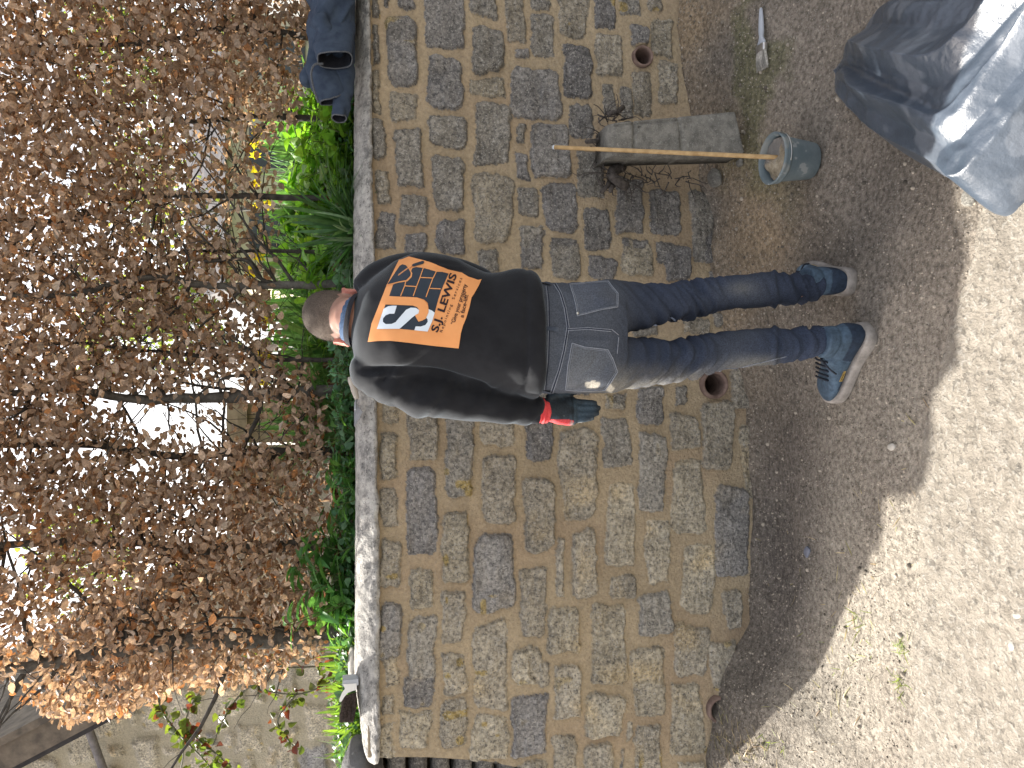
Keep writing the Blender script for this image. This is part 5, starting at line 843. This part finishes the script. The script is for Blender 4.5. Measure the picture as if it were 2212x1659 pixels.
# plastic sack
M['plastic'] = mat("grey_polythene", (.042, .058, .080), (.075, .095, .125), 5, .30, .3, 30, dist=.012, spec=.8, speck=[(9, .58, (.16, .18, .21), .45)])
Lp = smooth_path([(1.01, 2.235), (.945, 2.23), (.87, 2.17), (.67, 1.95), (.49, 1.69), (.415, 1.61), (.47, 1.52), (.62, 1.38), (.78, 1.2), (.95, 1.02)], 10); Rp = smooth_path([(1.03, 2.225), (1.08, 2.12), (1.12, 2.0), (1.12, 1.88), (1.07, 1.77), (1.03, 1.67), (1.0, 1.58), (1.02, 1.45), (1.05, 1.3), (1.0, 1.05)], 10)
Lp, Rp = np.array(Lp), np.array(Rp); n1 = 200; si = np.linspace(0, 1, n1); Lq = np.stack([np.interp(si, np.linspace(0, 1, len(Lp)), Lp[:, k]) for k in (0, 1)], -1); Rq = np.stack([np.interp(si, np.linspace(0, 1, len(Rp)), Rp[:, k]) for k in (0, 1)], -1); n2 = 170; ci = np.linspace(0, 1, n2)
S_, C_ = np.meshgrid(si, ci, indexing='ij'); XY = Lq[:, None] * (1 - C_)[..., None] + Rq[:, None] * C_[..., None]; px_, py_ = XY[..., 0], XY[..., 1]
hgt = (.04 + .12 * sstep(0, .45, S_)) * np.sin(math.pi * np.clip(C_, 0, 1)) ** .55 * sstep(1.02, .86, S_)
ang = C_ * 5.5 + .5 * fbm(st3(px_ * 2.2, py_ * 2.2), 2, 121); rid = 1 - np.abs(((ang + .3 * S_) % 1.5) / .75 - 1); rid = rid ** 1.3; cr_ = 1 - np.abs(fbm(st3(px_ * 3.5 + py_ * 2, py_ * 3 - px_ * 2), 2, 122)) * 2.2; cr2 = 1 - np.abs(fbm(st3(px_ * 17, py_ * 17), 2, 123)) * 2
env = np.sin(math.pi * C_) ** .5 * sstep(1.0, .9, S_); hgt = hgt + env * (.050 * rid * sstep(.02, .35, S_) + .022 * cr_ * sstep(0, .5, S_) + .003 * cr2) - .03 * env * np.exp(-((C_ - .42) / .05) ** 2) * sstep(.0, .2, S_)
zz = gz(px_, py_) + .004 + np.maximum(hgt, .0); low_ = np.stack([px_, py_, gz(px_, py_) + .001], -1).reshape(-1, 3)
V = np.stack([px_, py_, zz], -1).reshape(-1, 3); sk_ = empty("plastic_sack", (1.0, 1.7, 0), "large crumpled grey plastic sack slumped on the ground in the near right corner", "plastic sack"); mk("sheet", V, grid_f(n1, n2)[:, ::-1], M['plastic'], sk_)
# stones, grit, twigs and weeds
def pebble(n, sx, seed, zf=.5):
    r_2 = np.random.default_rng(seed); ico = []; phi = (1 + 5 ** .5) / 2
    v0 = np.array([(-1, phi, 0), (1, phi, 0), (-1, -phi, 0), (1, -phi, 0), (0, -1, phi), (0, 1, phi), (0, -1, -phi), (0, 1, -phi), (phi, 0, -1), (phi, 0, 1), (-phi, 0, -1), (-phi, 0, 1)]) / 1.9; f0 = np.array([(0, 11, 5), (0, 5, 1), (0, 1, 7), (0, 7, 10), (0, 10, 11), (1, 5, 9), (5, 11, 4), (11, 10, 2), (10, 7, 6), (7, 1, 8), (3, 9, 4), (3, 4, 2), (3, 2, 6), (3, 6, 8), (3, 8, 9), (4, 9, 5), (2, 4, 11), (6, 2, 10), (8, 6, 7), (9, 8, 1)]); return v0, f0
v0, f0 = pebble(0, 0, 1); n = 7500; qx = rng.uniform(-1.6, 1.8, n); yw = WA + WB * qx; qy = yw - rng.uniform(0, 1, n) ** 1.3 * 1.35; sz_ = rng.uniform(.0015, .0045, n) * (1 + 1.2 * (rng.random(n) < .04)); p = np.stack([qx, qy, gz(qx, qy)], -1)
V = (p[:, None] + v0[None] * sz_[:, None, None] * rng.uniform(.6, 1.3, (n, 1, 3))).reshape(-1, 3); F = (f0[None] + (np.arange(n) * 12)[:, None, None]).reshape(-1, 3); cc = np.repeat(np.array([[.24, .21, .17]]) * rng.uniform(.4, 1.9, (n, 1)), 12, 0)
M['grit'] = mat("grit", (.8, .8, .8), (1.2, 1.2, 1.2), 60, .9, .3, 120, vcol=True); tag(mk("gravel", V, F, M['grit'], None, False, col=cc), "loose grit and small stones scattered over the dirt", None, None, "stuff")

M['slate2'] = mat("slate_chip", (.12, .13, .17), (.2, .21, .25), 20, .7, .3, 80)
def chip(x, y, s, lab, m_='bstone', flat=.45):
    g_ = GP(x, y); rock("loose_stone", (g_.x, g_.y, g_.z + s * flat * .5), (s, s * .7, s * flat), M[m_], int(x * 7 + y) % 97, lab, "stone", x * .7)
chip(1745, 1192, .022, "small bluish slate chip left of the man's feet", 'slate2', .3); chip(1928, 965, .016, "small white edged chip at the verge near the road", 'pale'); chip(2100, 423, .03, "squarish grey stone by the sack's lower corner"); chip(1550, 385, .05, "grey stone wedged against the boundary stone's left foot"); chip(2062, 4, .06, "brown stone at the right edge beyond the sack", 'lump'); chip(1600, 352, .022, "pebble just left of the boundary stone's base"); chip(1530, 1490, .05, "dark stone in the soil next to the lowest drain pipe", 'rock'); chip(2190, 1395, .014, "white pebble embedded in the road", 'pale'); chip(2202, 1330, .014, "second white pebble in the road nearer the picture edge", 'pale')
def blades(name, regs, c, L, lab, seed, flat=0.0):
    Pp, Dd = [], []
    for x, y, sx, sy, k in regs:
        for _ in range(k): g_ = GP(x + random.gauss(0, sx), y + random.gauss(0, sy)); a = random.uniform(0, 6.28); e = random.uniform(.1, 1.0) if not flat else random.uniform(.05, .25); Pp.append(tuple(g_)); Dd.append((math.cos(a) * math.cos(e), math.sin(a) * math.cos(e), math.sin(e)))
    Pp, Dd = np.array(Pp), np.array(Dd); nn_ = rng.normal(0, .3, Dd.shape) + np.array([0, 0, 1.0]); v, f, cc = scatter(STR, Pp, Dd, nn_, rng.uniform(.5, 1.2, len(Pp)) * L, colv(c, len(Pp), .4)); return tag(mk(name, v, f, M['green'], col=cc), lab, None, None, "stuff")
blades("dry_grass", [(1560, 1600, 30, 35, 110), (1740, 1230, 60, 60, 14), (1840, 1330, 40, 60, 26), (1700, 1560, 60, 50, 22), (1790, 1490, 40, 60, 22), (1620, 1620, 30, 20, 70), (1900, 1120, 40, 60, 16), (1960, 950, 30, 60, 10)], (.33, .28, .19), .05, "dry straw coloured grass stems on the left verge", 1, 1)
blades("weeds", [(1950, 1400, 7, 8, 26), (1945, 1475, 8, 14, 30), (1850, 1345, 12, 20, 20), (1655, 1600, 10, 10, 8), (1690, 1615, 8, 8, 6), (1820, 1450, 40, 60, 16)], (.20, .24, .07), .035, "small green weeds sprouting along the road edge", 2)
v0, f0 = pebble(0, 0, 1); n = 900; qx = rng.uniform(1.0, 2.2, n); qy = rng.uniform(1.35, 2.0, n) - .1; k_ = qx > .98 + np.maximum(0, qy - 1.72) * 1.6; qx, qy = qx[k_], qy[k_]; n = len(qx); p = np.stack([qx, qy, gz(qx, qy) + .006], -1); V = (p[:, None] + v0[None] * rng.uniform(.006, .014, (n, 1, 1)) * rng.uniform(.6, 1.3, (n, 1, 3))).reshape(-1, 3); F = (f0[None] + (np.arange(n) * 12)[:, None, None]).reshape(-1, 3); tag(mk("mulch", V, F, M['grit'], None, False, col=np.repeat(np.array([[.10, .07, .065]]) * rng.uniform(.4, 1.8, (n, 1)), 12, 0)), "dark reddish brown gravel at the right edge beyond the sack", None, None, "stuff")
